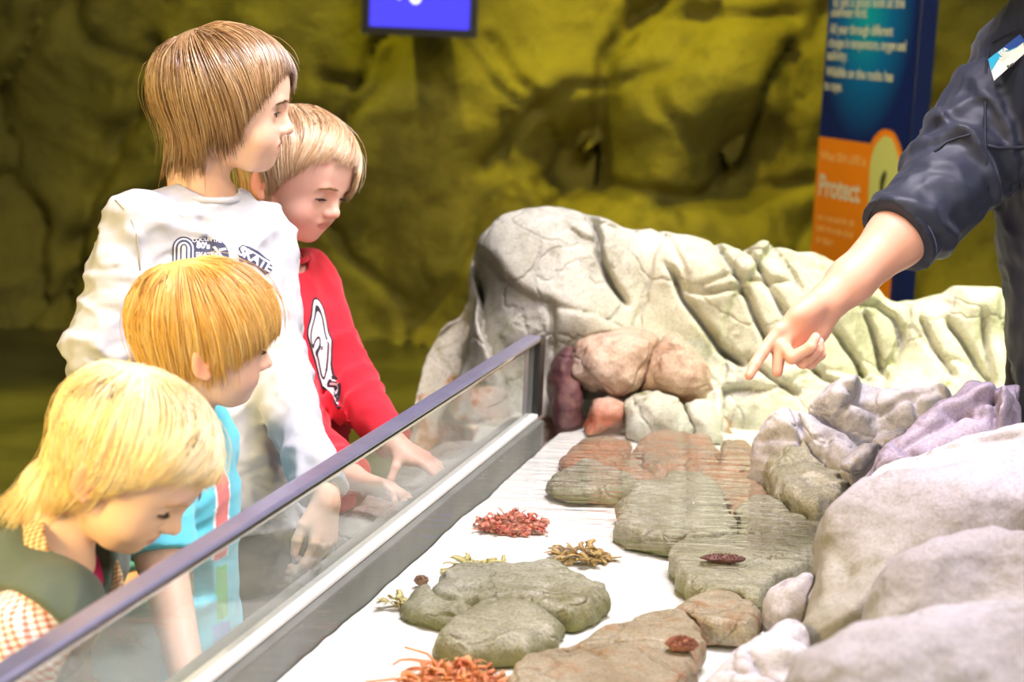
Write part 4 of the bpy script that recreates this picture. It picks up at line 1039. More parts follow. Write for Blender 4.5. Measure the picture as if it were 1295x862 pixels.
# ---------------------------------------------------------------- rocks
def rock_mat(name, c1, c2, c3, scale=6, stain=None, stain2=None, rough=.75, bumps=None, spec=.3, speck=.32, crack=7, vein=None):
    """mottled stone: three colours by noise; stain=(sRGB, z_low, z_high, coverage) a band tied to height"""
    m = bpy.data.materials.new(name); m.use_nodes = True; nt = m.node_tree; L = nt.links; b = nt.nodes['Principled BSDF']
    b.inputs['Roughness'].default_value = rough; b.inputs['Specular IOR Level'].default_value = spec
    g = _n(nt, 'ShaderNodeNewGeometry')
    def noise(sc, det=6, ro=.6):
        t = _n(nt, 'ShaderNodeTexNoise'); t.inputs['Scale'].default_value = sc; t.inputs['Detail'].default_value = det; t.inputs['Roughness'].default_value = ro
        L.new(g.outputs['Position'], t.inputs['Vector']); return t.outputs['Fac']
    def remap(s, a, c):
        r = _n(nt, 'ShaderNodeMapRange'); r.inputs[1].default_value = a; r.inputs[2].default_value = c; L.new(s, r.inputs[0]); return r.outputs[0]
    def mix(f, a, c, mode='MIX'):
        x = _n(nt, 'ShaderNodeMix', data_type='RGBA', blend_type=mode)
        L.new(f, x.inputs['Factor'])
        for i, v in ((6, a), (7, c)):
            if isinstance(v, tuple): x.inputs[i].default_value = (*v, 1)
            else: L.new(v, x.inputs[i])
        return x.outputs[2]
    col = mix(remap(noise(scale), .40, .62), lin(c1), lin(c2))
    col = mix(remap(noise(scale*2.7, 8, .7), .52, .70), col, lin(c3))
    col = mix(remap(noise(scale*22, 4, .7), .30, .75), mix(remap(noise(scale*.9), 0, .01), lin((255, 255, 255)), lin((255, 255, 255))), col) if False else col
    sp = _n(nt, 'ShaderNodeMix', data_type='RGBA', blend_type='MULTIPLY'); sp.inputs['Factor'].default_value = speck
    cr = remap(noise(230, 3, .8), .36, .58); gr = _n(nt, 'ShaderNodeCombineXYZ')
    for i in range(3): L.new(cr, gr.inputs[i])
    L.new(col, sp.inputs[6]); L.new(gr.outputs[0], sp.inputs[7]); col = sp.outputs[2]
    xyz = _n(nt, 'ShaderNodeSeparateXYZ'); L.new(g.outputs['Position'], xyz.inputs[0])
    for st in (stain, stain2):
        if not st: continue
        c, zl, zh, cov = st
        h = remap(xyz.outputs[2], zh, zl)
        n1 = remap(noise(9, 7, .65), .62-.3*cov, .70-.3*cov)
        mm = _n(nt, 'ShaderNodeMath', operation='MULTIPLY'); L.new(h, mm.inputs[0]); L.new(n1, mm.inputs[1]); col = mix(mm.outputs[0], col, lin(c))
    L.new(col, b.inputs['Base Color'])
    if vein:
        v2 = _n(nt, 'ShaderNodeTexVoronoi', feature='DISTANCE_TO_EDGE'); v2.inputs['Scale'].default_value = 11
        w2 = _n(nt, 'ShaderNodeTexNoise'); w2.inputs['Scale'].default_value = 9; w2.inputs['Detail'].default_value = 5; L.new(g.outputs['Position'], w2.inputs['Vector'])
        a2 = _n(nt, 'ShaderNodeMix', data_type='VECTOR'); a2.inputs['Factor'].default_value = .14; L.new(g.outputs['Position'], a2.inputs[4]); L.new(w2.outputs['Color'], a2.inputs[5]); L.new(a2.outputs[1], v2.inputs['Vector'])
        k = _n(nt, 'ShaderNodeMath', operation='MULTIPLY'); L.new(remap(v2.outputs['Distance'], .022, .004), k.inputs[0]); L.new(remap(noise(6, 3), .45, .6), k.inputs[1])
        col = mix(k.outputs[0], col, lin(vein)); L.new(col, b.inputs['Base Color'])
    prev = None
    if crack:
        vv = _n(nt, 'ShaderNodeTexVoronoi', feature='DISTANCE_TO_EDGE'); vv.inputs['Scale'].default_value = crack
        wp = _n(nt, 'ShaderNodeTexNoise'); wp.inputs['Scale'].default_value = crack*.8; wp.inputs['Detail'].default_value = 4; L.new(g.outputs['Position'], wp.inputs['Vector'])
        ad = _n(nt, 'ShaderNodeMix', data_type='VECTOR'); ad.inputs['Factor'].default_value = .16; L.new(g.outputs['Position'], ad.inputs[4]); L.new(wp.outputs['Color'], ad.inputs[5])
        L.new(ad.outputs[1], vv.inputs['Vector']); h = remap(vv.outputs['Distance'], 0, .035)
        bp = _n(nt, 'ShaderNodeBump'); bp.inputs['Strength'].default_value = .5; bp.inputs['Distance'].default_value = .008; L.new(h, bp.inputs['Height']); prev = bp.outputs['Normal']
    for sc, st, ds in (bumps or [(22, .22, .012), (90, .28, .004), (420, .3, .001)]):
        bp = _n(nt, 'ShaderNodeBump'); bp.inputs['Strength'].default_value = st; bp.inputs['Distance'].default_value = ds
        L.new(noise(sc, 8, .68), bp.inputs['Height'])
        if prev is not None: L.new(prev, bp.inputs['Normal'])
        prev = bp.outputs['Normal']
    L.new(prev, b.inputs['Normal']); return m

SAND_Z, WATER_Z, SILL_Z = .522, .562, .570
def poly_sd(poly, X, Y):
    """signed distance to a closed polygon (negative inside)"""
    poly = np.asarray(poly, float); d = np.full(X.shape, 1e9); ins = np.zeros(X.shape, bool)
    for i in range(len(poly)):
        a, b = poly[i], poly[(i+1) % len(poly)]; e = b-a
        wx, wy = X-a[0], Y-a[1]; t = np.clip((wx*e[0]+wy*e[1])/max(e@e, 1e-12), 0, 1)
        d = np.minimum(d, (wx-t*e[0])**2+(wy-t*e[1])**2)
        c = (a[1] > Y) != (b[1] > Y)
        with np.errstate(divide='ignore', invalid='ignore'): ins ^= c & (X < (b[0]-a[0])*(Y-a[1])/(b[1]-a[1])+a[0])
    d = np.sqrt(d); return np.where(ins, -d, d)
def line_d(pl, X, Y):
    pl = np.asarray(pl, float); d = np.full(X.shape, 1e9); tt = np.zeros(X.shape); n = len(pl)-1
    for i in range(n):
        a, b = pl[i], pl[i+1]; e = b-a; wx, wy = X-a[0], Y-a[1]; t = np.clip((wx*e[0]+wy*e[1])/max(e@e, 1e-12), 0, 1)
        q = (wx-t*e[0])**2+(wy-t*e[1])**2; m = q < d; d = np.where(m, q, d); tt = np.where(m, (i+t)/n, tt)
    return np.sqrt(d), tt
def smooth_poly(p, it=1, ck=.18):
    p = np.asarray(p, float)
    for _ in range(it):
        b = np.roll(p, -1, 0); p = np.stack([p*(1-ck)+b*ck, p*ck+b*(1-ck)], 1).reshape(-1, 2)
    return p
class Rock:
    """a boulder: outline in its own tilted plane, rounded thickness to both sides, cracks and lumps in its relief"""
    def __init__(s, outline, d=None, at=None, tilt=20, yaw=0, T=.12, Tb=.12, r=.1, cracks=(), lumps=(), cells=None, noise=(7, .012), fine=(28, .004), seed=0,
                 zmin=None, h=None, edge=(14, .006), strata=None, smooth=1, zmax=None, facets=None, flank=None, cuts=()):
        o = np.asarray(outline, float); c = o.mean(0)
        s.o = P(c[0], c[1], d) if at is None else np.asarray(at, float)
        v = s.o-CAM; v[2] = 0; v = nrm(v); a = math.radians(yaw)
        v = np.array([v[0]*math.cos(a)-v[1]*math.sin(a), v[0]*math.sin(a)+v[1]*math.cos(a), 0]); t = math.radians(tilt)
        s.n = nrm(-v*math.cos(t)+np.array([0, 0, math.sin(t)])); s.u = nrm(np.cross([0, 0, 1.0], s.n) if tilt < 89 else np.array([1.0, 0, 0])); s.v = np.cross(s.n, s.u)
        uv = lambda pl: np.array([[(PPL(x, y, s.o, s.n)-s.o)@s.u, (PPL(x, y, s.o, s.n)-s.o)@s.v] for x, y in pl])
        s.poly = smooth_poly(uv(o), smooth); s.T, s.Tb, s.r, s.seed, s.zmin, s.zmax = T, Tb, r, seed, zmin, zmax
        s.noise, s.fine, s.edge = noise, fine, edge
        lo, hi = s.poly.min(0)-.05, s.poly.max(0)+.05; s.lo2, s.hi2 = lo, hi
        s.st = max(.003, (hi-lo).max()/420)
        gx = np.arange(lo[0], hi[0]+s.st, s.st); gy = np.arange(lo[1], hi[1]+s.st, s.st); X, Y = np.meshgrid(gx, gy, indexing='ij')
        wx = X+edge[1]*fbm(X*edge[0], Y*edge[0], X*0+3.1, 3, seed+1); wy = Y+edge[1]*fbm(X*edge[0], Y*edge[0], X*0+7.7, 3, seed+2)
        s.sd = poly_sd(s.poly, wx, wy).astype(f32); R = np.zeros_like(X)
        for (px, py, rad, amp) in lumps:
            q = uv([(px, py)])[0]; R += amp*np.exp(-((X-q[0])**2+(Y-q[1])**2)/rad**2)
        if cells:
            n, amp, gw, gd = cells; rng = np.random.default_rng(seed+5); pts = lo+(hi-lo)*rng.random((n, 2)); tl = rng.normal(size=(n, 2))*amp; hh = rng.normal(size=n)*amp*.06
            cx = wx+.03*fbm(X*6, Y*6, X*0, 2, seed+8); cy = wy+.03*fbm(X*6, Y*6, X*0+4, 2, seed+9)
            D = np.stack([np.hypot(cx-p[0], cy-p[1]) for p in pts]); i1 = D.argmin(0); d1 = D.min(0); D[i1, np.arange(X.shape[0])[:, None], np.arange(X.shape[1])[None, :]] = 9; d2 = D.min(0)
            cell = hh[i1]+tl[i1, 0]*(X-pts[i1, 0])+tl[i1, 1]*(Y-pts[i1, 1]); R += cell-gd*np.exp(-((d2-d1)/gw)**2)
        if flank:
            q = uv([flank[0]])[0]; R -= flank[1]*np.maximum(0, q[0]+.03*fbm(X*9, Y*9, X*0, 2, seed+40)-X)
        if strata:
            ang, sc, amp = strata; q = X*math.cos(math.radians(ang))+Y*math.sin(math.radians(ang)); q = q*sc+.7*fbm(X*5, Y*5, X*0, 3, seed+11)
            R += amp*(np.abs((q % 1)-.5)*2)**1.5*(.6+.4*noise3(np.floor(q), q*0, q*0, seed))
        for (pl, w, dep) in cracks:
            dd, tt = line_d(uv(pl), wx, wy); R -= dep*np.exp(-(dd/w)**2)*np.clip(np.minimum(tt, 1-tt)*8+.35, 0, 1)
        s.R = R.astype(f32); s.fac = []
        for (cx_, cy_, wf, m) in cuts:
            q = uv([(cx_, cy_)])[0]; m = nrm(m); s.fac.append((m, q[0]*m[0]+q[1]*m[1]+wf*T*m[2]))
        if facets:
            rng = np.random.default_rng(seed+77)
            for i in range(facets[0]):
                m = nrm([rng.normal()*.8, rng.normal()*.8, .75+.4*rng.random()]); sup = (s.poly@m[:2]).max()*.80+T*m[2]*.85
                s.fac.append((m, sup*(1-facets[1]*rng.random())))
    def frame(s, Pw):
        q = Pw-s.o.astype(f32); return q@s.u.astype(f32), q@s.v.astype(f32), q@s.n.astype(f32)
    def lookup(s, u, v):
        a = np.clip((u-s.lo2[0])/s.st, 0, s.sd.shape[0]-1.001); b = np.clip((v-s.lo2[1])/s.st, 0, s.sd.shape[1]-1.001)
        i, j = a.astype(np.int32), b.astype(np.int32); fa, fb = a-i, b-j
        f = lambda A: (A[i, j]*(1-fb)+A[i, j+1]*fb)*(1-fa)+(A[i+1, j]*(1-fb)+A[i+1, j+1]*fb)*fa
        out = np.hypot(np.maximum(np.maximum(s.lo2[0]-u, u-s.hi2[0]), 0), np.maximum(np.maximum(s.lo2[1]-v, v-s.hi2[1]), 0))
        return f(s.sd)+out, f(s.R)
    def sdf(s, Pw):
        u, v, w = s.frame(Pw); sd, R = s.lookup(u, v)
        fade = np.clip(-sd/.03, 0, 1)
        w = np.where(w > 0, w-R*fade, w)
        x, y, z = Pw[..., 0], Pw[..., 1], Pw[..., 2]
        T = np.where(w > 0, s.T, s.Tb); r = min(s.r, s.T*.999, s.Tb*.999) if s.Tb < s.T else min(s.r, s.T*.999)
        rb = np.where(w > 0, min(s.r, s.T), min(s.r, s.Tb)); q1 = sd+rb; q2 = np.abs(w)-T+rb
        F = np.minimum(np.maximum(q1, q2), 0)+np.hypot(np.maximum(q1, 0), np.maximum(q2, 0))-rb
        for m, sup in getattr(s, 'fac', ()):
            d = u*f32(m[0])+v*f32(m[1])+w*f32(m[2])-f32(sup); k = .012; hh = np.maximum(k-np.abs(F-d), 0)/k; F = np.maximum(F, d)+hh*hh*k*.25
        near = np.abs(F) < .05
        n = np.zeros(F.shape, f32)
        xs, ys, zs = x[near], y[near], z[near]
        n[near] = s.noise[1]*fbm(xs*s.noise[0], ys*s.noise[0], zs*s.noise[0], 3, s.seed)+s.fine[1]*fbm(xs*s.fine[0], ys*s.fine[0], zs*s.fine[0], 3, s.seed+50)
        F = F-n
        if s.zmin is not None: F = np.maximum(F, s.zmin-z)
        if s.zmax is not None: F = np.maximum(F, z-s.zmax)
        return F
    def build(s, name, matl, carve=(), h=None, gap=.003, planes=(), union=()):
        ext = (s.hi2-s.lo2); h = h or max(.0035, ext.max()/190)
        wt = s.T+max(0, float(s.R.max()))+.03
        U = np.arange(s.lo2[0], s.hi2[0]+h, h); Vv = np.arange(s.lo2[1], s.hi2[1]+h, h); W = np.arange(-s.Tb-.03, wt+h, h)
        F = np.empty((len(U), len(Vv), len(W)), f32)
        for i in range(0, len(U), 24):
            g = (s.o+U[i:i+24, None, None, None]*s.u+Vv[None, :, None, None]*s.v+W[None, None, :, None]*s.n).astype(f32)
            f = s.sdf(g)
            for (po, pn) in planes: f = np.maximum(f, (g-np.asarray(po, f32))@np.asarray(pn, f32))
            for c in carve: f = np.maximum(f, gap-c.sdf(g))
            F[i:i+24] = f
        A, Q = surface_nets(F, np.zeros(3), h)
        A = s.o+(s.lo2[0]+A[:, :1])*s.u+(s.lo2[1]+A[:, 1:2])*s.v+(-s.Tb-.03+A[:, 2:])*s.n
        # drop crumbs
        par = np.arange(len(A)); 
        A = smooth_mesh(A, Q, 1, .4)
        return mesh_obj(name, A, biggest(A, Q)[0], matl, None, True) if False else _keep_big(name, A, Q, matl)
def _keep_big(name, V, F, matl):
    lab = np.arange(len(V))
    for _ in range(400):
        old = lab.copy()
        m = lab[F].min(1)
        for k in range(4): np.minimum.at(lab, F[:, k], m)
        lab = lab[lab]
        if (lab == old).all(): break
    big = np.bincount(lab, minlength=len(V)).argmax(); keep = lab[F[:, 0]] == big
    F = F[keep]; us, iv = np.unique(F, return_inverse=True)
    V = V[us]; c = (V.min(0)+V.max(0))/2; c[2] = V[:, 2].min()
    return mesh_obj(name, V, iv.reshape(F.shape), matl, None, True, origin=c)

GREY = rock_mat('stone_grey', (160, 156, 144), (134, 130, 116), (106, 100, 86))
PALE = rock_mat('stone_pale', (206, 203, 188), (184, 181, 162), (154, 149, 128), 4, speck=.3, stain=((176, 104, 62), .545, .58, .35), stain2=((110, 112, 52), .60, .74, .25))
PINKISH = rock_mat('stone_pink', (200, 176, 156), (184, 150, 126), (146, 114, 92), 7, stain=((190, 92, 54), .545, .60, .5))
LILAC = rock_mat('stone_lilac', (206, 202, 204), (182, 176, 178), (146, 138, 138), 6, speck=.22)
PURPLE = rock_mat('stone_purple', (182, 170, 186), (150, 138, 156), (120, 110, 126), 7, speck=.25)
FORE = rock_mat('stone_foreground', (192, 187, 194), (172, 165, 170), (140, 133, 122), 5, speck=.25, crack=0, stain=((136, 131, 90), .50, .80, 1.25), bumps=[(14, .35, .02), (60, .35, .006), (300, .3, .0015)])  # olive band paints the shade of the lower faces into the colour
WETGREEN = rock_mat('stone_wet_green', (172, 167, 144), (142, 137, 108), (190, 184, 164), 9, rough=.45, stain=((178, 104, 66), .50, .535, .2), stain2=((112, 112, 62), .525, .552, 1.2), speck=.5, crack=9)
WETBROWN = rock_mat('stone_wet_brown', (180, 166, 142), (150, 132, 104), (168, 124, 88), 8, rough=.45, stain=((170, 100, 58), .50, .56, .35), speck=.45, crack=9, vein=(150, 84, 50))
ROCKLIST = []
def rock(name, label, matl, R, carve=(), h=None, cat='rock', group=None, planes=(), gap=.003):
    o = R.build(name, matl, carve, h, gap, planes); tag(o, label, cat, group, 'thing'); ROCKLIST.append(o); return o
# ---------------------------------------------------------------- glass frame of reference
GD = nrm(np.array([.2626, .9649, 0])); GP = np.array([GD[1], -GD[0], 0]); TG = -.797
def G(s, t, z): return s*GD+t*GP+np.array([0, 0, z])
UZ = np.array([0, 0, 1.0])

# ---------------------------------------------------------------- room shell
floor_mat = mat('dark_wet_floor', (92, 88, 50), rough=.28, spec=.5, noise=(3, .5), bump=[(5, .25, .02), (60, .2, .003)])
mb = MB(); mb.box((-4.5, -1.5, -.1), (10, 0, 0), (0, 9.0, 0), (0, 0, .1)); tag(mb.build('floor', floor_mat), kind='structure')

WALL_Y = 6.75
wall_mat = rock_mat('wall_rock', (150, 138, 50), (122, 112, 40), (86, 80, 28), 1.6, crack=0, bumps=[(5, .5, .08), (18, .4, .03), (60, .3, .008)])
def wall_back():
    # cast rock wall: a relief of big blocks, traced joints and hollows
    w, h0 = 10.0, 3.3; st = .022
    x = np.arange(-4.6, 5.4, st); z = np.arange(0, h0, st); X, Z = np.meshgrid(x, z, indexing='ij')
    pos = lambda px, py: (lambda p: (p[0], p[2]))(PPL(px, py, np.array([0, WALL_Y-.1, 0]), np.array([0, 1.0, 0])))
    R = .10*fbm(X*1.1, Z*1.1, X*0, 4, 3)+.02*fbm(X*6, Z*6, X*0, 3, 8)
    rng = np.random.default_rng(11); n = 46; pts = np.stack([rng.uniform(-4.6, 5.4, n), rng.uniform(0, h0, n)], 1); tl = rng.normal(size=(n, 2))*.16
    cx = X+.16*fbm(X*1.7, Z*1.7, X*0+2, 3, 21); cz = Z+.16*fbm(X*1.7, Z*1.7, X*0+5, 3, 22)
    D = np.stack([np.hypot(cx-p[0], (cz-p[1])*1.1) for p in pts]); i1 = D.argmin(0); d1 = D.min(0); D[i1, np.arange(X.shape[0])[:, None], np.arange(X.shape[1])[None]] = 9; d2 = D.min(0)
    R += .6*(tl[i1, 0]*(X-pts[i1, 0])+tl[i1, 1]*(Z-pts[i1, 1]))-.05*np.exp(-((d2-d1)/.05)**2)
    for (px, py, rad, amp) in ((850, 140, .36, .26), (900, 90, .25, .10), (690, 110, .22, .16), (735, 190, .18, -.22), (745, 225, .14, -.20), (940, 190, .16, -.22), (930, 230, .15, -.16), (560, 170, .30, .16), (480, 120, .25, .10), (620, 230, .2, -.10),
                               (860, 300, .3, .10), (640, 280, .25, .10), (1000, 120, .2, .10), (200, 150, .7, -.16), (80, 300, .5, -.20), (250, 60, .4, .12), (400, 330, .35, -.1), (1220, 200, .4, -.25), (1240, 320, .35, -.3)):
        a, b = pos(px, py); R += amp*np.exp(-((X-a)**2+(Z-b)**2)/rad**2)
    for pl, wd, dp in (([(835, 0), (790, 40), (762, 75), (768, 110), (762, 180), (756, 235), (702, 270)], .035, .14), ([(612, 50), (650, 100), (690, 130), (640, 180), (610, 215)], .022, .07), ([(400, 100), (455, 105), (470, 60), (505, 10)], .022, .07), ([(455, 105), (430, 160), (400, 200)], .02, .06),
                       ([(820, 110), (860, 165), (880, 195)], .02, .05), ([(700, 235), (780, 240), (870, 250), (935, 255), (1040, 235)], .03, .09), ([(880, 15), (930, 22), (1010, 20)], .03, .08), ([(180, 60), (150, 150), (90, 260), (60, 400)], .04, .10), ([(250, 240), (150, 260), (60, 330)], .03, .08), ([(640, 150), (632, 200), (650, 250), (700, 300)], .02, .06)):
        P2 = [pos(a, b) for a, b in pl]; dd, tt = line_d(P2, X+.02*fbm(X*8, Z*8, X*0, 2, 5), Z); R -= dp*np.exp(-(dd/wd)**2)
    R = np.clip(R, -.30, .42)
    V = np.stack([X, WALL_Y-R, Z], -1).reshape(-1, 3); nx, nz = X.shape; I = np.arange(nx*nz).reshape(nx, nz)
    F = np.stack([I[:-1, :-1], I[1:, :-1], I[1:, 1:], I[:-1, 1:]], -1).reshape(-1, 4)
    # closed behind
    o = mesh_obj('wall_back', V, F, wall_mat, None, True); tag(o, kind='structure')
    m = o.modifiers.new('solid', 'SOLIDIFY'); m.thickness = .5; m.offset = -1
wall_back()
# projecting rock pier at the far left of the wall
mb = MB()
rings = []
for z in np.linspace(0, 3.2, 40):
    rings.append([(-2.72+ .55*math.cos(a)*(1+.18*math.sin(3*a+z*2)+.1*math.sin(5*a-z*3.1)), 6.2+.5*math.sin(a)*(1+.15*math.sin(2*a-z*2.3)), z) for a in np.linspace(0, 2*math.pi, 40, endpoint=False)])
mb.loft(rings); tag(mb.build('wall_left', wall_mat, None, True), kind='structure')

# ---------------------------------------------------------------- pool shell (plinth, inner wall, sand, water)
pool_mat = mat('pool_wall_grey', (112, 114, 106), rough=.5, noise=(12, .25), bump=[(50, .2, .002)])
S0, S1 = .75, 3.36
mb = MB(); mb.box(G(S0, TG+.030, 0), GD*(S1+.75-S0), GP*1.62, UZ*(SAND_Z-.02)); tag(mb.build('pool_base', pool_mat), kind='structure')
mb = MB(); mb.box(G(S0, TG-.035, 0), GD*(3.07-S0), GP*.064, UZ*(SILL_Z-.006)); tag(mb.build('pool_curb', pool_mat), kind='structure')
x = np.arange(S0, S1+.75, .012); y = np.arange(TG+.031, TG+1.65, .012); X, Y = np.meshgrid(x, y, indexing='ij')
Zs = SAND_Z-.004+.0035*fbm(X*6, Y*6, X*0, 3, 4)+.0012*fbm(X*30, Y*30, X*0, 2, 6)
edge = np.clip(1-(Y-TG-.031)/.05, 0, 1); Zs = np.minimum(Zs-.006*edge, SAND_Z)
V = (X[..., None]*GD+Y[..., None]*GP); V[..., 2] = Zs; nx, ny = X.shape; I = np.arange(nx*ny).reshape(nx, ny)
F = np.stack([I[:-1, :-1], I[:-1, 1:], I[1:, 1:], I[1:, :-1]], -1).reshape(-1, 4)
sand_mat = mat('white_sand', (226, 223, 214), rough=.95, spec=.1, noise=(160, .10), bump=[(500, .35, .001), (40, .2, .004)])
tag(mesh_obj('sand', V.reshape(-1, 3), F, sand_mat), kind='structure')
def schlick(nt, f0, k):
    lw = _n(nt, 'ShaderNodeLayerWeight'); lw.inputs['Blend'].default_value = .5; L = nt.links
    pw = _n(nt, 'ShaderNodeMath', operation='POWER'); pw.inputs[1].default_value = 5; L.new(lw.outputs['Facing'], pw.inputs[0])
    mu = _n(nt, 'ShaderNodeMath', operation='MULTIPLY_ADD'); mu.inputs[1].default_value = (1-f0)*k; mu.inputs[2].default_value = f0; L.new(pw.outputs[0], mu.inputs[0])
    return lw, mu.outputs[0]
def water_mat():
    m = bpy.data.materials.new('pool_water'); m.use_nodes = True; nt = m.node_tree; L = nt.links; nt.nodes.clear()
    out = _n(nt, 'ShaderNodeOutputMaterial'); mx = _n(nt, 'ShaderNodeMixShader'); tr = _n(nt, 'ShaderNodeBsdfTransparent'); gl = _n(nt, 'ShaderNodeBsdfGlossy')
    tr.inputs['Color'].default_value = (.955, .972, .965, 1); gl.inputs['Roughness'].default_value = .02
    fr, fo = schlick(nt, .02, 1.0)
    geo = _n(nt, 'ShaderNodeNewGeometry'); mp = _n(nt, 'ShaderNodeMapping'); mp.inputs['Scale'].default_value = (9, 46, 20); mp.inputs['Rotation'].default_value = (0, 0, -.05); L.new(geo.outputs['Position'], mp.inputs['Vector'])
    n1 = _n(nt, 'ShaderNodeTexNoise'); n1.inputs['Scale'].default_value = 1; n1.inputs['Detail'].default_value = 3; L.new(mp.outputs[0], n1.inputs['Vector'])
    n2 = _n(nt, 'ShaderNodeTexNoise'); n2.inputs['Scale'].default_value = 5; n2.inputs['Detail'].default_value = 2; L.new(geo.outputs['Position'], n2.inputs['Vector'])
    bp = _n(nt, 'ShaderNodeBump'); bp.inputs['Strength'].default_value = .9; bp.inputs['Distance'].default_value = .016; L.new(n1.outputs['Fac'], bp.inputs['Height'])
    ds = _n(nt, 'ShaderNodeVectorMath', operation='DISTANCE'); L.new(geo.outputs['Position'], ds.inputs[0]); ds.inputs[1].default_value = tuple(PZ(965, 628, .562)); rg = _n(nt, 'ShaderNodeMapRange'); rg.inputs[1].default_value = .12; rg.inputs[2].default_value = .50; rg.inputs[3].default_value = 1.0; rg.inputs[4].default_value = .10; rg.interpolation_type = 'SMOOTHSTEP'; L.new(ds.outputs['Value'], rg.inputs[0]); L.new(rg.outputs[0], bp.inputs['Strength'])
    b2 = _n(nt, 'ShaderNodeBump'); b2.inputs['Strength'].default_value = .3; b2.inputs['Distance'].default_value = .01; L.new(n2.outputs['Fac'], b2.inputs['Height']); L.new(b2.outputs['Normal'], bp.inputs['Normal'])
    L.new(bp.outputs['Normal'], fr.inputs['Normal']); L.new(bp.outputs['Normal'], gl.inputs['Normal'])
    L.new(fo, mx.inputs[0]); L.new(tr.outputs[0], mx.inputs[1]); L.new(gl.outputs[0], mx.inputs[2]); L.new(mx.outputs[0], out.inputs[0]); return m
WATER = water_mat()
a, b, c, d = G(S0, TG+.031, WATER_Z), G(S0, TG+1.60, WATER_Z), G(S1+.7, TG+1.60, WATER_Z), G(S1+.7, TG+.031, WATER_Z)
tag(mesh_obj('water', np.array([a, b, c, d]), [(0, 1, 2, 3)], WATER, None, False), kind='structure')

# ---------------------------------------------------------------- glass barrier
steel = mat('brushed_steel', (158, 156, 184), rough=.30, metal=.6, noise=(30, .12), bump=[(160, .12, .0008)])
steel_edge = mat('polished_steel', (226, 226, 226), rough=.16, metal=1.0)
sill_mat = mat('white_sealant', (236, 234, 226), rough=.5, bump=[(40, .2, .002)])
def glass_mat():
    m = bpy.data.materials.new('clear_glass'); m.use_nodes = True; nt = m.node_tree; L = nt.links; nt.nodes.clear()
    out = _n(nt, 'ShaderNodeOutputMaterial'); mx = _n(nt, 'ShaderNodeMixShader'); tr = _n(nt, 'ShaderNodeBsdfTransparent'); gl = _n(nt, 'ShaderNodeBsdfGlossy')
    tr.inputs['Color'].default_value = (.95, .975, .955, 1); gl.inputs['Roughness'].default_value = .01; gl.inputs['Color'].default_value = (1, 1, 1, 1)
    fr, fo = schlick(nt, .04, .75)
    L.new(fo, mx.inputs[0]); L.new(tr.outputs[0], mx.inputs[1]); L.new(gl.outputs[0], mx.inputs[2])
    # thin patchy film: haze of the reflected pool painted as pale diffuse
    df = _n(nt, 'ShaderNodeBsdfDiffuse'); df.inputs['Color'].default_value = (.86, .88, .84, 1); m2 = _n(nt, 'ShaderNodeMixShader')
    g = _n(nt, 'ShaderNodeNewGeometry'); t = _n(nt, 'ShaderNodeTexNoise'); t.inputs['Scale'].default_value = 3.5; t.inputs['Detail'].default_value = 5; L.new(g.outputs['Position'], t.inputs['Vector'])
    r = _n(nt, 'ShaderNodeMapRange'); r.inputs[1].default_value = .35; r.inputs[2].default_value = .7; r.inputs[3].default_value = .06; r.inputs[4].default_value = .20; L.new(t.outputs['Fac'], r.inputs[0])
    L.new(r.outputs[0], m2.inputs[0]); L.new(mx.outputs[0], m2.inputs[1]); L.new(df.outputs[0], m2.inputs[2]); L.new(m2.outputs[0], out.inputs[0]); return m
GLASS = glass_mat()
gb = tag(empty('glass_barrier', G(2.2, TG, SILL_Z-.006)), 'waist-high glass barrier with a steel rail between the children and the pool', 'barrier')
SE = 3.075
mb = MB(); mb.box(G(.9, TG-.005, SILL_Z+.004), GD*(SE-.9), GP*.010, UZ*(.712-SILL_Z-.004)); adopt(mb.build('glass_panel', GLASS), gb)
prof = [(-.013, .711), (.011, .711), (.0135, .713), (.0135, .718), (.010, .7205), (-.012, .721), (-.0155, .719), (-.0155, .713)]
mb = MB(); mb.loft([[G(s_, TG+t, z) for t, z in prof] for s_ in np.linspace(.9, SE+.01, 12)]); rail = mb.build('handrail', steel, None, False, .003); adopt(rail, gb)
mb = MB(); mb.tube([G(s_, TG+.0125, .7125) for s_ in np.linspace(.9, SE+.01, 10)], .0036, 10); adopt(mb.build('rail_lip', steel_edge, None, True), gb)
mb = MB(); mb.box(G(.9, TG-.008, SILL_Z-.006), GD*(SE-.9), GP*.025, UZ*.010); adopt(mb.build('base_channel', sill_mat, None, False, .003), gb)
mb = MB(); mb.box(G(SE-.004, TG-.014, SILL_Z-.006), GD*.040, GP*.030, UZ*(.722-SILL_Z)); adopt(mb.build('end_post', mat('black_post', (26, 30, 26), rough=.35), None, False, .003), gb)
mb = MB(); mb.box(G(SE-.0065, TG-.011, SILL_Z), GD*.002, GP*.006, UZ*(.71-SILL_Z)); adopt(mb.build('post_bead', steel, None, False), gb)
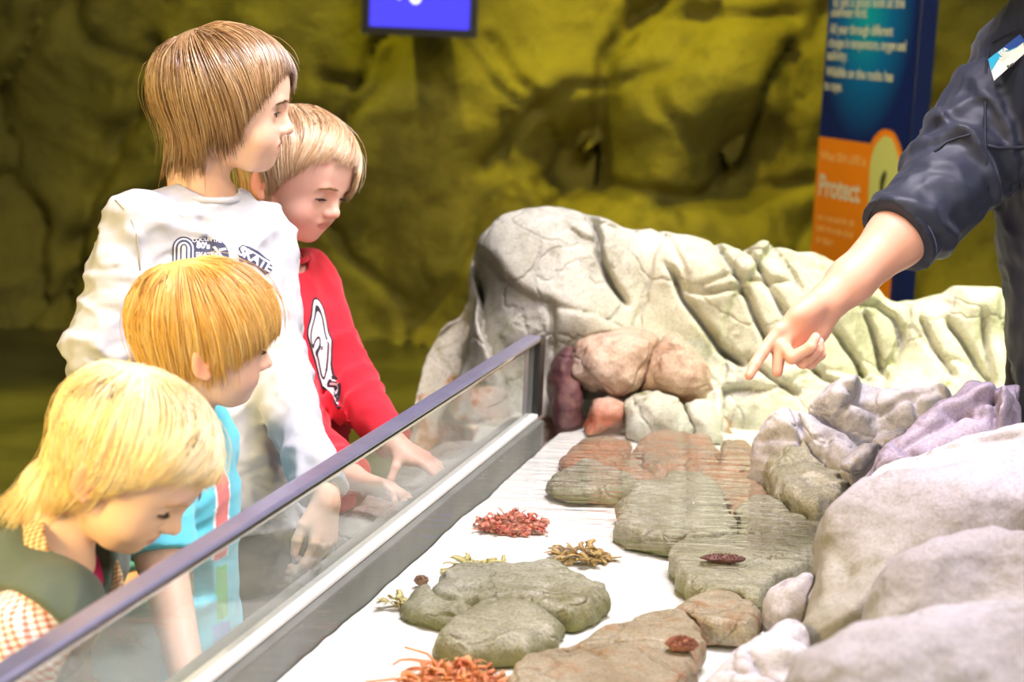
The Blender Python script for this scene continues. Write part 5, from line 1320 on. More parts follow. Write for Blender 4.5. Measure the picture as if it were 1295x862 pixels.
# ---------------------------------------------------------------- rockwork
form = Rock([(524, 745), (520, 600), (528, 485), (533, 455), (560, 415), (590, 389), (598, 349), (610, 317), (632, 295), (665, 280), (705, 275), (740, 282), (775, 289), (800, 300), (830, 300), (862, 304), (885, 313), (920, 325), (936, 333), (950, 323), (990, 322), (1030, 330), (1075, 348), (1105, 360), (1122, 380), (1150, 382), (1182, 383), (1196, 371), (1258, 371), (1276, 388), (1290, 480), (1295, 560), (1000, 600), (760, 620), (690, 745)],
    d=3.66, tilt=24, T=.17, Tb=.26, r=.15, seed=3, noise=(4, .010), fine=(16, .004), zmin=.0, edge=(12, .006), smooth=1,
    lumps=[(560, 470, .10, -.13), (575, 400, .07, -.10), (660, 330, .14, .06), (650, 420, .10, .03), (740, 440, .08, .05), (800, 340, .12, .05), (880, 360, .10, .04), (960, 350, .10, .05), (1010, 420, .12, .03), (1060, 400, .08, .05), (1110, 470, .09, -.05), (1160, 420, .10, .03), (1225, 385, .08, .07), (1225, 460, .10, -.04), (1265, 470, .04, .04), (900, 480, .08, -.04), (700, 500, .10, -.06)],
    strata=None, cells=(24, .11, .010, .010), flank=((606, 380), 2.4),
    cracks=[([(735, 283), (752, 305), (762, 330), (765, 358), (774, 384), (795, 412)], 0.0068, 0.054), ([(727, 326), (742, 338), (762, 342)], 0.0046, 0.022), ([(850, 378), (862, 402), (885, 432), (908, 462), (940, 482)], 0.0068, 0.054), ([(840, 372), (870, 395), (905, 402), (930, 400)], 0.0053, 0.022),
            ([(886, 308), (905, 345), (925, 385), (948, 425), (985, 485)], 0.0061, 0.038), ([(925, 330), (955, 375), (985, 425), (1010, 460)], 0.0053, 0.032), ([(958, 320), (985, 355), (1003, 400)], 0.0046, 0.024), ([(990, 318), (1015, 350), (1040, 395)], 0.0046, 0.016), ([(870, 392), (925, 386), (990, 392)], 0.0046, 0.019),
            ([(820, 300), (845, 330), (870, 392)], 0.0061, 0.015), ([(880, 350), (960, 355), (1010, 352)], 0.0046, 0.013), ([(1070, 395), (1085, 425), (1100, 455), (1112, 492)], 0.0061, 0.038), ([(1078, 408), (1100, 402), (1118, 418), (1130, 446)], 0.0077, 0.049), ([(1130, 446), (1118, 470), (1100, 480)], 0.0046, 0.022), ([(1040, 440), (1075, 480), (1090, 505)], 0.0068, 0.038),
            ([(1150, 420), (1170, 455), (1198, 498)], 0.0061, 0.032), ([(1186, 425), (1215, 465), (1238, 505)], 0.0077, 0.043), ([(1228, 420), (1236, 470), (1240, 505)], 0.0061, 0.032), ([(1255, 372), (1258, 420), (1264, 490)], 0.0061, 0.027), ([(1122, 376), (1170, 395), (1195, 410)], 0.0077, 0.022), ([(1000, 470), (1030, 500), (1060, 510)], 0.0061, 0.032), ([(940, 470), (965, 500), (1000, 520)], 0.0061, 0.032), ([(704, 418), (710, 436), (705, 470)], 0.0077, 0.032)])
bs = [Rock([(722, 470), (728, 440), (748, 422), (790, 411), (826, 418), (836, 432), (822, 466), (806, 492), (776, 500), (742, 502)], d=3.40, tilt=12, T=.065, Tb=.09, r=.06, seed=31, facets=(6, .2), noise=(12, .010), fine=(40, .004), zmin=SAND_Z+.001),
      Rock([(838, 428), (852, 420), (878, 440), (897, 468), (906, 492), (886, 506), (846, 498), (811, 492), (824, 462)], d=3.38, tilt=14, T=.06, Tb=.09, r=.055, seed=33, facets=(6, .2), noise=(12, .010), fine=(40, .004), zmin=SAND_Z+.001),
      Rock([(742, 520), (750, 503), (776, 499), (796, 510), (790, 535), (756, 545), (740, 560)], d=3.34, tilt=10, T=.05, Tb=.08, r=.045, seed=35, facets=(6, .2), noise=(12, .008), fine=(40, .004), zmin=SAND_Z+.001),
      Rock([(796, 512), (812, 497), (838, 496), (866, 506), (882, 535), (880, 572), (800, 575), (790, 545)], d=3.32, tilt=12, T=.055, Tb=.09, r=.05, seed=37, facets=(6, .2), noise=(12, .008), fine=(40, .004), zmin=SAND_Z+.001),
      Rock([(868, 512), (886, 507), (904, 510), (914, 530), (908, 566), (884, 568), (880, 540)], d=3.33, tilt=12, T=.05, Tb=.09, r=.045, seed=39, facets=(6, .2), noise=(12, .008), fine=(40, .004), zmin=SAND_Z+.001)]
rock('rock_formation', 'large pale cracked rock formation rising behind the pool', PALE, form, bs, h=.0045)
lab = ['pinkish boulder under the long vertical crack, left of its twin at the water', 'smooth pinkish-white boulder right of its twin, below the slanting slabs', 'smallest grey-pink stone wedged lowest beside the corner post', 'rounded grey stone at the waterline under the two pinkish boulders', 'small pale stone at the right end of the waterline row']
for i, b in enumerate(bs): rock('boulder', lab[i], PINKISH if i < 3 else PALE, b, bs[:i], group='boulders at the foot of the formation')

M2 = Rock([(1016, 528), (1034, 502), (1054, 489), (1092, 489), (1150, 500), (1200, 499), (1217, 511), (1190, 540), (1150, 552), (1110, 560), (1092, 572), (1058, 556)], d=2.98, tilt=46, T=.050, Tb=.14, r=.045, seed=51, facets=(4, .2), cuts=[(1058, 545, .7, (-.45, -.85, .5)), (1130, 540, .7, (.1, -.9, .6)), (1090, 515, .85, (-.1, .5, .9))], noise=(9, .008), fine=(30, .0028), cells=(7, .22, .012, .012), zmin=SAND_Z+.001,
          cracks=[([(1060, 520), (1110, 530), (1150, 520), (1190, 512)], .006, .02), ([(1150, 520), (1165, 545)], .006, .02)])
M1 = Rock([(950, 596), (953, 560), (962, 541), (1000, 526), (1016, 531), (1060, 556), (1088, 578), (1088, 612), (1030, 618), (985, 612)], d=2.94, tilt=42, T=.085, Tb=.10, r=.07, seed=53, facets=(4, .2), cuts=[(985, 560, .75, (-.35, -.75, .6)), (966, 556, .55, (-.9, -.1, .5)), (1040, 560, .8, (.3, .5, .9))], noise=(10, .008), fine=(34, .0028), zmin=SAND_Z+.001, cells=(4, .22, .012, .012), cracks=[([(1004, 528), (1010, 555), (1018, 590)], .008, .03)])
M3 = Rock([(1066, 590), (1078, 572), (1096, 562), (1112, 560), (1113, 578), (1098, 598), (1076, 606)], d=2.78, tilt=30, T=.035, Tb=.07, r=.032, seed=55, noise=(16, .006), fine=(50, .004), zmin=SAND_Z+.001)
M3b = Rock([(1106, 556), (1128, 540), (1150, 536), (1158, 550), (1140, 574), (1116, 580)], d=2.82, tilt=32, T=.04, Tb=.08, r=.036, seed=57, noise=(16, .006), fine=(50, .004), zmin=SAND_Z+.001)
M4 = Rock([(1085, 625), (1096, 600), (1114, 580), (1152, 562), (1182, 530), (1232, 496), (1268, 486), (1288, 482), (1292, 560), (1230, 600), (1130, 640)], d=2.63, tilt=48, T=.06, Tb=.16, r=.045, seed=59, facets=(8, .2), noise=(10, .008), fine=(34, .0028), cells=(7, .22, .012, .014), zmin=SAND_Z+.001,
          cracks=[([(1140, 590), (1190, 560), (1240, 530), (1285, 520)], .008, .025), ([(1190, 545), (1215, 540), (1240, 548)], .008, .02)])
M5 = Rock([(958, 600), (985, 594), (1020, 596), (1056, 606), (1074, 624), (1062, 652), (1030, 662), (990, 642), (966, 618)], at=PZ(1010, 625, SAND_Z+.028), tilt=90, T=.042, Tb=.02, r=.02, seed=61, noise=(16, .010), fine=(40, .0028), zmin=SAND_Z+.001, lumps=[(1000, 610, .04, .03)])
F1 = Rock([(1075, 660), (1082, 622), (1130, 594), (1200, 570), (1295, 549), (1400, 540), (1400, 640), (1200, 680), (1100, 690)], d=2.38, tilt=50, T=.07, Tb=.18, r=.065, seed=63, facets=(4, .12), noise=(8, .008), fine=(30, .0028), zmin=SAND_Z+.001, cracks=[([(1120, 612), (1180, 598), (1240, 590), (1290, 592)], .008, .012)])
F2 = Rock([(1012, 845), (1018, 800), (1034, 740), (1030, 690), (1042, 655), (1076, 626), (1132, 613), (1230, 604), (1420, 590), (1420, 760), (1200, 790), (1120, 860), (1060, 880)], d=2.15, tilt=42, T=.130, Tb=.22, r=.125, seed=65, noise=(6, .008), fine=(26, .0028), zmin=SAND_Z+.001,
          lumps=[(1110, 690, .05, -.03), (1070, 760, .05, -.02)])
F3 = Rock([(1076, 850), (1086, 806), (1100, 762), (1122, 724), (1182, 701), (1300, 682), (1440, 670), (1440, 860), (1200, 880)], d=1.93, tilt=46, T=.085, Tb=.20, r=.080, seed=67, noise=(6, .008), fine=(26, .004), zmin=SAND_Z+.001, lumps=[(1180, 740, .05, .012), (1240, 790, .06, -.02)])
F4 = Rock([(996, 900), (1010, 862), (1044, 826), (1102, 802), (1200, 776), (1300, 780), (1460, 770), (1460, 1060), (960, 1060)], d=1.70, tilt=52, T=.085, Tb=.22, r=.080, seed=69, noise=(6, .008), fine=(26, .004), zmin=SAND_Z+.001, cracks=[([(1080, 830), (1150, 812), (1240, 800), (1300, 806)], .010, .012)])
S1_ = Rock([(968, 800), (972, 760), (984, 742), (1030, 716), (1040, 740), (1034, 790), (1000, 805)], d=2.24, tilt=30, T=.04, Tb=.08, r=.036, seed=71, facets=(6, .2), noise=(14, .010), fine=(44, .0028), zmin=SAND_Z+.001, strata=(70, 22, .010))
S2_ = Rock([(878, 900), (898, 858), (934, 826), (992, 787), (1026, 790), (1022, 880), (1010, 930), (900, 940)], d=2.02, tilt=40, T=.05, Tb=.10, r=.042, seed=73, facets=(7, .2), noise=(12, .010), fine=(40, .0028), zmin=SAND_Z+.001, cells=(5, .22, .01, .012))
mid = [form]
rock('rock', 'angular grey rock sloping up to the right, behind the split rock at the water', LILAC, M2, [form])
rock('rock', 'grey rock split by a dark seam, standing at the far right waterline', LILAC, M1, [form, M2])
rock('rock', 'small rounded pebble-like rock tucked below the angular grey rock, nearer the water', LILAC, M3, [M1, M2])
rock('rock', 'small rounded rock above its twin, at the foot of the purple ridge', LILAC, M3b, [M1, M2, M3])
rock('rock', 'purple-tinted craggy ridge of rock reaching the guide\'s jacket', PURPLE, M4, [M2, M1, M3, M3b, form])
rock('rock', 'wet half-sunken rock just under the split grey rock', WETGREEN, M5, [M1, M3, M4, F1], gap=.009)
rock('rock', 'pink-lilac flat-topped rock between the purple ridge and the biggest near boulder', LILAC, F1, [M4, M1, M3])
rock('rock', 'biggest near boulder, pale lilac on top with olive shade painted on its left face', FORE, F2, [F1, M4, M5])
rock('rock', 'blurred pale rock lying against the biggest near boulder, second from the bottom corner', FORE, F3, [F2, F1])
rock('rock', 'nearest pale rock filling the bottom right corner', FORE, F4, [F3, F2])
rock('rock', 'small furrowed grey rock leaning on the olive shade-painted face of the biggest near boulder', LILAC, S1_, [F2])
rock('rock', 'pink-grey craggy rock at the bottom edge left of the near boulders', LILAC, S2_, [F2, F4, S1_, F3])

# ---------------------------------------------------------------- slabs under the water
def slab(px, T, seed, **kw):
    c = np.mean(px, 0); return Rock(px, at=PZ(c[0], c[1], SAND_Z+.010), tilt=90, T=T*.82, Tb=.02, r=kw.pop('r', .026), seed=seed, noise=kw.pop('noise', (14, .006)), fine=(50, .0035), zmin=SAND_Z+.001, edge=(22, .006), zmax=kw.pop('zmax', WATER_Z-.002), **kw)
U1a = slab([(543, 757), (552, 742), (572, 732), (610, 727), (650, 729), (700, 728), (735, 739), (762, 757), (776, 773), (750, 786), (722, 794), (690, 788), (650, 780), (600, 772), (560, 767)], .034, 81, lumps=[(640, 745, .06, .008)], cracks=[([(560, 762), (620, 768), (680, 776), (720, 780)], .005, .012)])
U1b = slab([(505, 775), (520, 755), (545, 746), (558, 768), (600, 775), (590, 790), (560, 793), (535, 788)], .022, 83)
U1c = slab([(546, 822), (558, 800), (590, 780), (632, 774), (672, 782), (704, 797), (702, 817), (672, 834), (620, 837), (575, 834)], .032, 85, lumps=[(620, 800, .04, .006)])
U2 = slab([(630, 880), (650, 852), (700, 836), (760, 816), (830, 793), (872, 796), (892, 820), (896, 842), (875, 866), (845, 905), (700, 930), (640, 920)], .038, 87, lumps=[(840, 810, .05, .006)], cracks=[([(700, 850), (770, 835), (850, 838), (890, 830)], .005, .012), ([(730, 838), (760, 858), (790, 880)], .005, .01)])
U3 = slab([(840, 792), (852, 772), (882, 764), (930, 763), (964, 784), (968, 800), (940, 809), (880, 806), (852, 802)], .032, 89)
U4 = slab([(841, 716), (856, 702), (900, 697), (1000, 700), (1034, 700), (1030, 722), (990, 748), (966, 772), (932, 768), (900, 766), (874, 762), (862, 737)], .040, 91, r=.018, cracks=[([(880, 735), (940, 738), (1000, 720)], .005, .012)])
U5 = slab([(768, 672), (798, 634), (850, 613), (892, 616), (916, 640), (932, 690), (892, 696), (850, 699), (800, 692)], .036, 93, r=.018, strata=(85, 40, .003))
U6 = slab([(683, 622), (705, 606), (740, 592), (790, 605), (812, 626), (780, 632), (730, 631)], .028, 95)
U7 = slab([(698, 592), (712, 574), (738, 560), (792, 561), (802, 580), (778, 601), (742, 593)], .026, 97, lumps=[(760, 575, .03, .008)], facets=(4, .15))
U7b = slab([(800, 575), (812, 560), (860, 557), (908, 560), (912, 585), (890, 604), (858, 612), (820, 607)], .030, 98, lumps=[(850, 580, .04, .008)], facets=(4, .15))
U7c = slab([(912, 566), (932, 560), (952, 566), (950, 598), (928, 610), (904, 602)], .024, 96, facets=(4, .15))
U8 = slab([(925, 655), (950, 640), (985, 645), (1028, 664), (1040, 676), (1034, 696), (940, 692)], .030, 99)
olive = 'olive-grey'
rock('flat_stone', 'broad flat olive-grey slab under water, back one of the pair in mid-pool', WETGREEN, U1a, group='stones under the water')
rock('flat_stone', 'small olive stone with an orange spot tucked left of the broad mid-pool slab', WETGREEN, U1b, [U1a], group='stones under the water')
rock('flat_stone', 'rounded olive stone in front of the broad mid-pool slab', WETGREEN, U1c, [U1a, U1b], group='stones under the water')
rock('flat_stone', 'brown veined slab at the bottom edge of the photo with a rusty tuft', WETBROWN, U2, [S2_, F4], group='stones under the water')
rock('flat_stone', 'small brown oval stone with rusty veins right of the brown veined slab', WETBROWN, U3, [U2, S1_, S2_], group='stones under the water')
rock('flat_stone', 'wide olive slab carrying the dark red sea cucumber', WETGREEN, U4, [S1_, F2, U3], group='stones under the water')
rock('flat_stone', 'big grey square-sided stone under the ripples in the middle of the pool', WETGREEN, U5, group='stones under the water')
rock('flat_stone', 'flat grey stone at the far end of the white sand', WETGREEN, U6, [U7], group='stones under the water')
RUST = rock_mat('stone_rust', (176, 132, 100), (160, 146, 120), (190, 118, 78), 9, rough=.45, speck=.5)
rock('flat_stone', 'rust-orange sunken stone below the two pinkish boulders', RUST, U7, bs+[M1, form], group='stones under the water')
rock('flat_stone', 'rust-orange sunken stone below the rounded waterline stone, middle of its row', RUST, U7b, bs+[M1, form, U7], group='stones under the water')
rock('flat_stone', 'small rust-orange sunken stone touching the split grey rock', RUST, U7c, bs+[M1, form, U7b], group='stones under the water')
U9 = slab([(694, 562), (760, 548), (950, 560), (962, 600), (1036, 655), (1044, 697), (935, 692), (922, 642), (892, 616), (800, 612), (740, 594), (694, 594)], .012, 94, r=.01, noise=(14, .003))
rock('flat_stone', 'low brown-orange bedrock spreading between the sunken stones at the far end', RUST, U9, bs+[M1, M5, F2, F1, form, U4, U5, U6, U7, U7b, U7c, U8], group='stones under the water')
DK = Rock([(694, 470), (704, 448), (722, 440), (733, 470), (742, 520), (736, 552), (696, 552)], d=3.40, tilt=10, T=.05, Tb=.08, r=.04, seed=44, noise=(10, .008), facets=(5, .2), zmin=SAND_Z+.001)  # dark boulder put in to stand for the shadow of the formation
rock('boulder', 'dark maroon boulder added for the shadow of the formation, right beside the black corner post', rock_mat('stone_shadow_maroon', (112, 70, 70), (84, 58, 62), (130, 96, 80), 8, rough=.5), DK, bs+[form, U7, U9], group='boulders at the foot of the formation')
rock('flat_stone', 'dark olive stone under the ripples beside the biggest near boulder', WETGREEN, U8, [F2, F1, M5, U4, U5], group='stones under the water')

# ---------------------------------------------------------------- stone ledge on the children's side of the glass
def ledge(pts, zt, seed, name, label, T=.06):
    c = np.mean([p[:2] for p in pts], 0); R = Rock.__new__(Rock)
    s = R; s.o = np.array([c[0], c[1], zt-T]); s.n = UZ.copy(); s.u = np.array([1.0, 0, 0]); s.v = np.array([0, 1.0, 0])
    s.poly = smooth_poly(np.array([p[:2] for p in pts])-c, 1); s.T, s.Tb, s.r, s.seed, s.zmin, s.zmax = T, zt-T-.001, .045, seed, .002, None
    s.noise, s.fine, s.edge = (8, .010), (30, .004), (12, .008)
    s.lo2, s.hi2 = s.poly.min(0)-.05, s.poly.max(0)+.05; s.st = .004
    X, Y = np.meshgrid(np.arange(s.lo2[0], s.hi2[0]+s.st, s.st), np.arange(s.lo2[1], s.hi2[1]+s.st, s.st), indexing='ij')
    s.sd = poly_sd(s.poly, X, Y).astype(f32); s.R = (.015*fbm(X*7, Y*7, X*0, 3, seed)).astype(f32); return s
LG1 = ledge([G(2.36, TG-.040, 0), G(3.04, TG-.040, 0), G(3.06, TG-.16, 0), G(2.85, TG-.19, 0), G(2.40, TG-.15, 0)], .520, 101, '', '')
LG2 = ledge([G(2.08, TG-.040, 0), G(2.34, TG-.040, 0), G(2.34, TG-.075, 0), G(2.2, TG-.07, 0), G(2.08, TG-.06, 0)], .46, 103, '', '')
rock('stone_ledge', 'grey stone ledge outside the glass where two hands rest', GREY, LG1, [form], cat='ledge', planes=[(G(0, TG-.037, 0), GP)])
rock('stone_ledge', 'low rough grey stone kerb along the foot of the glass in front of the children', GREY, LG2, [LG1], cat='ledge', planes=[(G(0, TG-.037, 0), GP)])
# ---------------------------------------------------------------- life in the pool
def frond_mat(name, col, c2): return mat(name, col, rough=.55, spec=.4, noise=(60, .3), c2=c2, sss=.15, bump=[(200, .3, .001)])
RED_W = frond_mat('red_weed', (214, 96, 82), (232, 150, 120)); TAN_W = frond_mat('tan_weed', (190, 160, 96), (168, 128, 70)); ORANGE_W = frond_mat('orange_weed', (232, 130, 96), (238, 168, 112)); YEL_W = frond_mat('yellow_weed', (206, 196, 132), (184, 166, 100))
def weed(name, label, m, px, size, n, seed, z=SAND_Z, aspect=.5, width=.004, length=.05, height=.022, curl=1.0, core=True, ang=None, extra=()):
    rng = np.random.default_rng(seed); c = PZ(px[0], px[1], z+.006); mb = MB()
    for i in range(n):
        a = rng.uniform(0, 2*math.pi) if ang is None else math.radians(rng.uniform(*ang)); r0 = rng.random()**.6
        p = c+np.array([math.cos(a)*size*r0*.75, math.sin(a)*size*r0*aspect*.9, rng.random()*height*(1-r0*.8)]); p[2] = max(p[2], z+.002)
        d = np.array([math.cos(a), math.sin(a), .25]); L = length*(.5+.8*rng.random()); K = 7; pts = [p]; ph = rng.random(3)*6
        for k in range(K):
            d = nrm(d+curl*.45*np.array([math.sin(ph[0]+k*1.1), math.cos(ph[1]+k*1.3), .5*math.sin(ph[2]+k*.9)-.12])); q = pts[-1]+d*L/K; q[2] = np.clip(q[2], z+.0015, WATER_Z-.004); pts.append(q)
        pts = np.array(pts); w = width*(.5+.8*rng.random())*np.array([.55, .9, 1.15, 1.0, 1.2, .8, .6, .15]); side = np.array([-d[1], d[0], .4*rng.normal()]); side = nrm(side)
        V = []
        for k in range(K+1):
            rf = 1+.25*math.sin(k*2.4+ph[0]); up = np.array([0, 0, .22*w[k]])
            V += [pts[k]-side*w[k]*rf, pts[k]+up, pts[k]+side*w[k]*rf, pts[k]-up]
        F = [(4*k+j, 4*k+(j+1) % 4, 4*k+4+(j+1) % 4, 4*k+4+j) for k in range(K) for j in range(4)]+[(3, 2, 1, 0), (4*K, 4*K+1, 4*K+2, 4*K+3)]
        mb.add(V, F)
    for pl in extra:
        mb.tube([PZ(x, y, z+.01) for x, y in pl], np.linspace(.0022, .0012, len(pl)), 6)
    o = mb.build(name, m, None, True); return tag(o, label, 'seaweed')
weed('seaweed', 'red frilly seaweed tuft on the white sand in mid-pool', RED_W, (648, 664), .058, 260, 1, width=.0042, length=.032, curl=2.0, height=.016, aspect=.62)
weed('seaweed', 'tan seaweed scrap on the white sand right of the red tuft', TAN_W, (736, 704), .040, 70, 2, width=.006, length=.03, aspect=.5, height=.014)
weed('seaweed', 'yellowish seaweed strip behind the broad mid-pool slab', YEL_W, (612, 719), .046, 60, 3, width=.006, length=.03, aspect=.22, height=.010)
weed('seaweed', 'small pale yellow seaweed scrap left of the olive stones', YEL_W, (499, 761), .018, 26, 4, width=.004, length=.018, aspect=.45, height=.008)
weed('seaweed', 'orange branching seaweed at the bottom edge of the photo', ORANGE_W, (575, 870), .066, 280, 5, width=.0042, length=.040, curl=1.8, aspect=.75, height=.02,
     extra=[[(560, 850), (552, 838), (540, 826), (512, 818)], [(556, 845), (540, 836), (520, 833), (506, 834), (497, 840)], [(560, 862), (530, 858), (500, 858), (462, 862)]])
def knob(name, label, cat, px, z, r, m, seed, spikes=0, spike_len=.004, squash=(1, 1, .7), rot=0):
    bm = bmesh.new(); bmesh.ops.create_icosphere(bm, subdivisions=4, radius=1.0); V = np.array([v.co[:] for v in bm.verts]); F = np.array([[v.index for v in f.verts] for f in bm.faces]); bm.free()
    N = V.copy(); V = V*(1+.10*fbm(V[:, 0]*2, V[:, 1]*2, V[:, 2]*2, 3, seed)[:, None]+.05*noise3(V[:, 0]*9, V[:, 1]*9, V[:, 2]*9, seed)[:, None])
    S = np.array(squash)*r; V = V*S; ca, sa = math.cos(rot), math.sin(rot); Rm = np.array([[ca, -sa, 0], [sa, ca, 0], [0, 0, 1]])
    rng = np.random.default_rng(seed); o = PZ(px[0], px[1], z); Vs, Fs = V@Rm.T+o, F
    if spikes:
        d = rng.normal(size=(spikes, 3)); d[:, 2] = np.abs(d[:, 2]); d /= np.linalg.norm(d, axis=1, keepdims=True); a = d*S*.95; b = a+d*spike_len
        PT = np.stack([a, (a+b)/2, b], 1)@Rm.T+o; V2, F2, _ = tubes(PT, np.tile([.0009, .0008, .0003], (spikes, 1)), 4)
        F2 = np.concatenate([F2[:, [0, 1, 2]], F2[:, [0, 2, 3]]]); Fs = np.concatenate([F, F2+len(Vs)]); Vs = np.concatenate([Vs, V2])
    return tag(mesh_obj(name, Vs, Fs, m), label, cat)
def top_of(o):
    return max((o.matrix_world @ v.co).z for v in o.data.vertices)
def surf_z(px, py, fallback):
    bpy.context.view_layer.update(); dg = bpy.context.evaluated_depsgraph_get(); best = None
    for o in ROCKLIST:
        mw = Matrix.Translation(o.location); 
        ok, loc, nn, idx = o.ray_cast(Vector(CAM)-o.location, Vector(nrm(ray(px, py))))
        if ok:
            w = loc+o.location; dd = (w-Vector(CAM)).length
            if best is None or dd < best[0]: best = (dd, w.z)
    return best[1] if best else fallback
CUKE = mat('sea_cucumber_skin', (104, 64, 54), rough=.6, noise=(90, .4), bump=[(220, .6, .002)]); TUFT = mat('rust_tuft', (160, 104, 78), rough=.8, noise=(90, .4)); BRN = mat('brown_sponge', (150, 112, 84), rough=.8, noise=(120, .4))
zz = surf_z(915, 706, SAND_Z+.04); knob('sea_cucumber', 'dark red sea cucumber lying on the wide olive slab', 'sea cucumber', (915, 706), zz+.007, .0085, CUKE, 3, 150, .0022, (3.6, .95, .7), .04)
zz = surf_z(862, 815, SAND_Z+.04); knob('anemone', 'rusty anemone tuft on the brown veined slab', 'anemone', (862, 815), zz+.009, .0115, TUFT, 4, 260, .0045, (1.5, 1, .65))
knob('sponge', 'tiny brown sponge ball on the sand above the olive stones', 'sponge', (533, 734), SAND_Z+.007, .0085, BRN, 5, 120, .002, (1.1, 1, .8))
knob('sponge', 'tan sponge lump under the edge of the wide olive slab', 'sponge', (893, 757), SAND_Z+.009, .011, mat('tan_sponge', (176, 148, 108), rough=.8, noise=(120, .3)), 6, 0, 0, (1.6, .8, .75)) if False else None

# ---------------------------------------------------------------- wall screen
TVY = 6.22
def PT_(px, py): return PPL(px, py, np.array([0, TVY, 0]), np.array([0, 1.0, 0]))
bl, br = PT_(457, 42), PT_(603, 49); zb = (bl[2]+br[2])/2; xl, xr = bl[0], br[0]; hh = (xr-xl)*.60
tv = tag(empty('wall_screen', ((xl+xr)/2, TVY, zb)), 'black-framed blue television screen hanging on the rock wall', 'screen')
mb = MB(); b_ = .028
mb.box((xl, TVY-.004, zb), (xr-xl, 0, 0), (0, .035, 0), (0, 0, hh)); adopt(mb.build('housing', mat('tv_black', (14, 14, 16), rough=.4), None, False, .004), tv)
mb = MB()
for o_, ax, az in (((xl, zb), xr-xl, b_), ((xl, zb+hh-b_), xr-xl, b_), ((xl, zb+b_), b_, hh-2*b_), ((xr-b_, zb+b_), b_, hh-2*b_)): mb.box((o_[0], TVY-.014, o_[1]), (ax, 0, 0), (0, .0095, 0), (0, 0, az))
adopt(mb.build('bezel', mat('tv_bezel', (18, 18, 20), rough=.35), None, False), tv)
scr = mat('screen_blue', (40, 40, 160), rough=.2, emis=((66, 58, 236), 1.15))
mb = MB(); mb.box((xl+b_, TVY-.0065, zb+b_), (xr-xl-2*b_, 0, 0), (0, .002, 0), (0, 0, hh-2*b_)); panel = mb.build('display', scr, None, False); adopt(panel, tv)
V2, F2 = text_mesh('6 0', .085, 'CENTER', .9, .003); z0 = PT_(515, 3)[2]
W = np.stack([V2[:, 0]+PT_(515, 3)[0], np.full(len(V2), TVY-.0075), V2[:, 1]+z0], 1)
adopt(mesh_obj('screen_lettering', W, F2, mat('screen_white', (230, 235, 255), emis=((225, 232, 255), 1.1)), None, False), tv)
mb = MB(); mb.box(((xl+xr)/2-.06, TVY+.031, zb+.05), (.12, 0, 0), (0, .5, 0), (0, 0, .12)); adopt(mb.build('bracket', mat('bracket_black', (20, 20, 20)), None, False), tv)

# ---------------------------------------------------------------- information totem
e = nrm(np.array([.407, -.914, 0])); sn = np.array([-e[1], e[0], 0]); sn = sn if sn@(-_f) > 0 else -sn
so_ = P(1034, 172, 5.12)
def S(px, py, off=0): return PPL(px, py, so_+sn*off, sn)
wl = (S(1024, 320)-so_)@e; w0 = min(wl, (S(1050, 0)-so_)@e)*.5+max(wl, (S(1050, 0)-so_)@e)*.5; w1 = (S(1160, 60)-so_)@e
sg = tag(empty('info_totem', (so_[0], so_[1], 0)), 'tall navy and orange information totem standing behind the rock formation', 'sign')
lean = 0.0
navy = mat('totem_navy', (18, 38, 86), rough=.35)
def at(a, z, off=0): return np.array([so_[0], so_[1], 0])+e*(a+lean*z)+UZ*z+sn*off
mb = MB(); mb.box(at(w0, 0, -.045), e*(w1-w0), sn*.045, UZ*1.95); adopt(mb.build('body', navy, None, False, .004), sg)
mb = MB(); mb.box(at(w1+.0005, 0, -.050), e*.012, sn*.056, UZ*1.95); adopt(mb.build('edge_trim', mat('totem_edge', (22, 34, 70), rough=.3), None, False, .002), sg)
mb = MB(); mb.box(at(w0-.03, .0005, -.16), e*(w1-w0+.06), sn*.28, UZ*.02); adopt(mb.build('foot_plate', navy, None, False, .004), sg)
def printmat():
    def ex(nt, b, tc):
        L = nt.links; g = _n(nt, 'ShaderNodeNewGeometry'); v = _n(nt, 'ShaderNodeVectorMath', operation='SUBTRACT'); L.new(g.outputs['Position'], v.inputs[0]); c = at((w0+w1)/2-.02, 1.36); v.inputs[1].default_value = tuple(c)
        mp = _n(nt, 'ShaderNodeVectorMath', operation='MULTIPLY'); mp.inputs[1].default_value = (4.2, 4.2, 2.6); L.new(v.outputs[0], mp.inputs[0])
        ln = _n(nt, 'ShaderNodeVectorMath', operation='LENGTH'); L.new(mp.outputs[0], ln.inputs[0])
        r = _n(nt, 'ShaderNodeValToRGB'); L.new(ln.outputs['Value'], r.inputs[0]); r.color_ramp.elements[0].color = (*lin((0, 178, 168)), 1); r.color_ramp.elements[1].color = (*lin((14, 34, 84)), 1)
        r.color_ramp.elements[1].position = .95; q = r.color_ramp.elements.new(.5); q.color = (*lin((0, 108, 150)), 1)
        L.new(r.outputs[0], b.inputs['Base Color'])
    return mat('totem_print', (20, 60, 110), rough=.35, extra=ex)
zo = (S(1034, 172)[2])
mb = MB(); mb.box(at(w0+.004, zo, .0005), e*(w1-w0-.008), sn*.002, UZ*(1.945-zo)); adopt(mb.build('upper_panel', printmat(), None, False), sg)
orange = mat('totem_orange', (250, 140, 16), rough=.4)
mb = MB(); mb.box(at(w0+.004, .35, .0005), e*(w1-w0-.036), sn*.003, UZ*(zo-.35)); adopt(mb.build('orange_panel', orange, None, False), sg)
def sprint(px, m, off, name='emblem'):
    q = np.array([(lambda p: ((p-so_)@e, p[2]))(S(x, y)) for x, y in px]); q = smooth_poly(q, 3)
    Vp, Fp = poly_mesh([[tuple(p) for p in q]], .05); W = np.array([at(a, z, off) for a, z in Vp]); adopt(mesh_obj(name, W, Fp, m, None, False), sg)
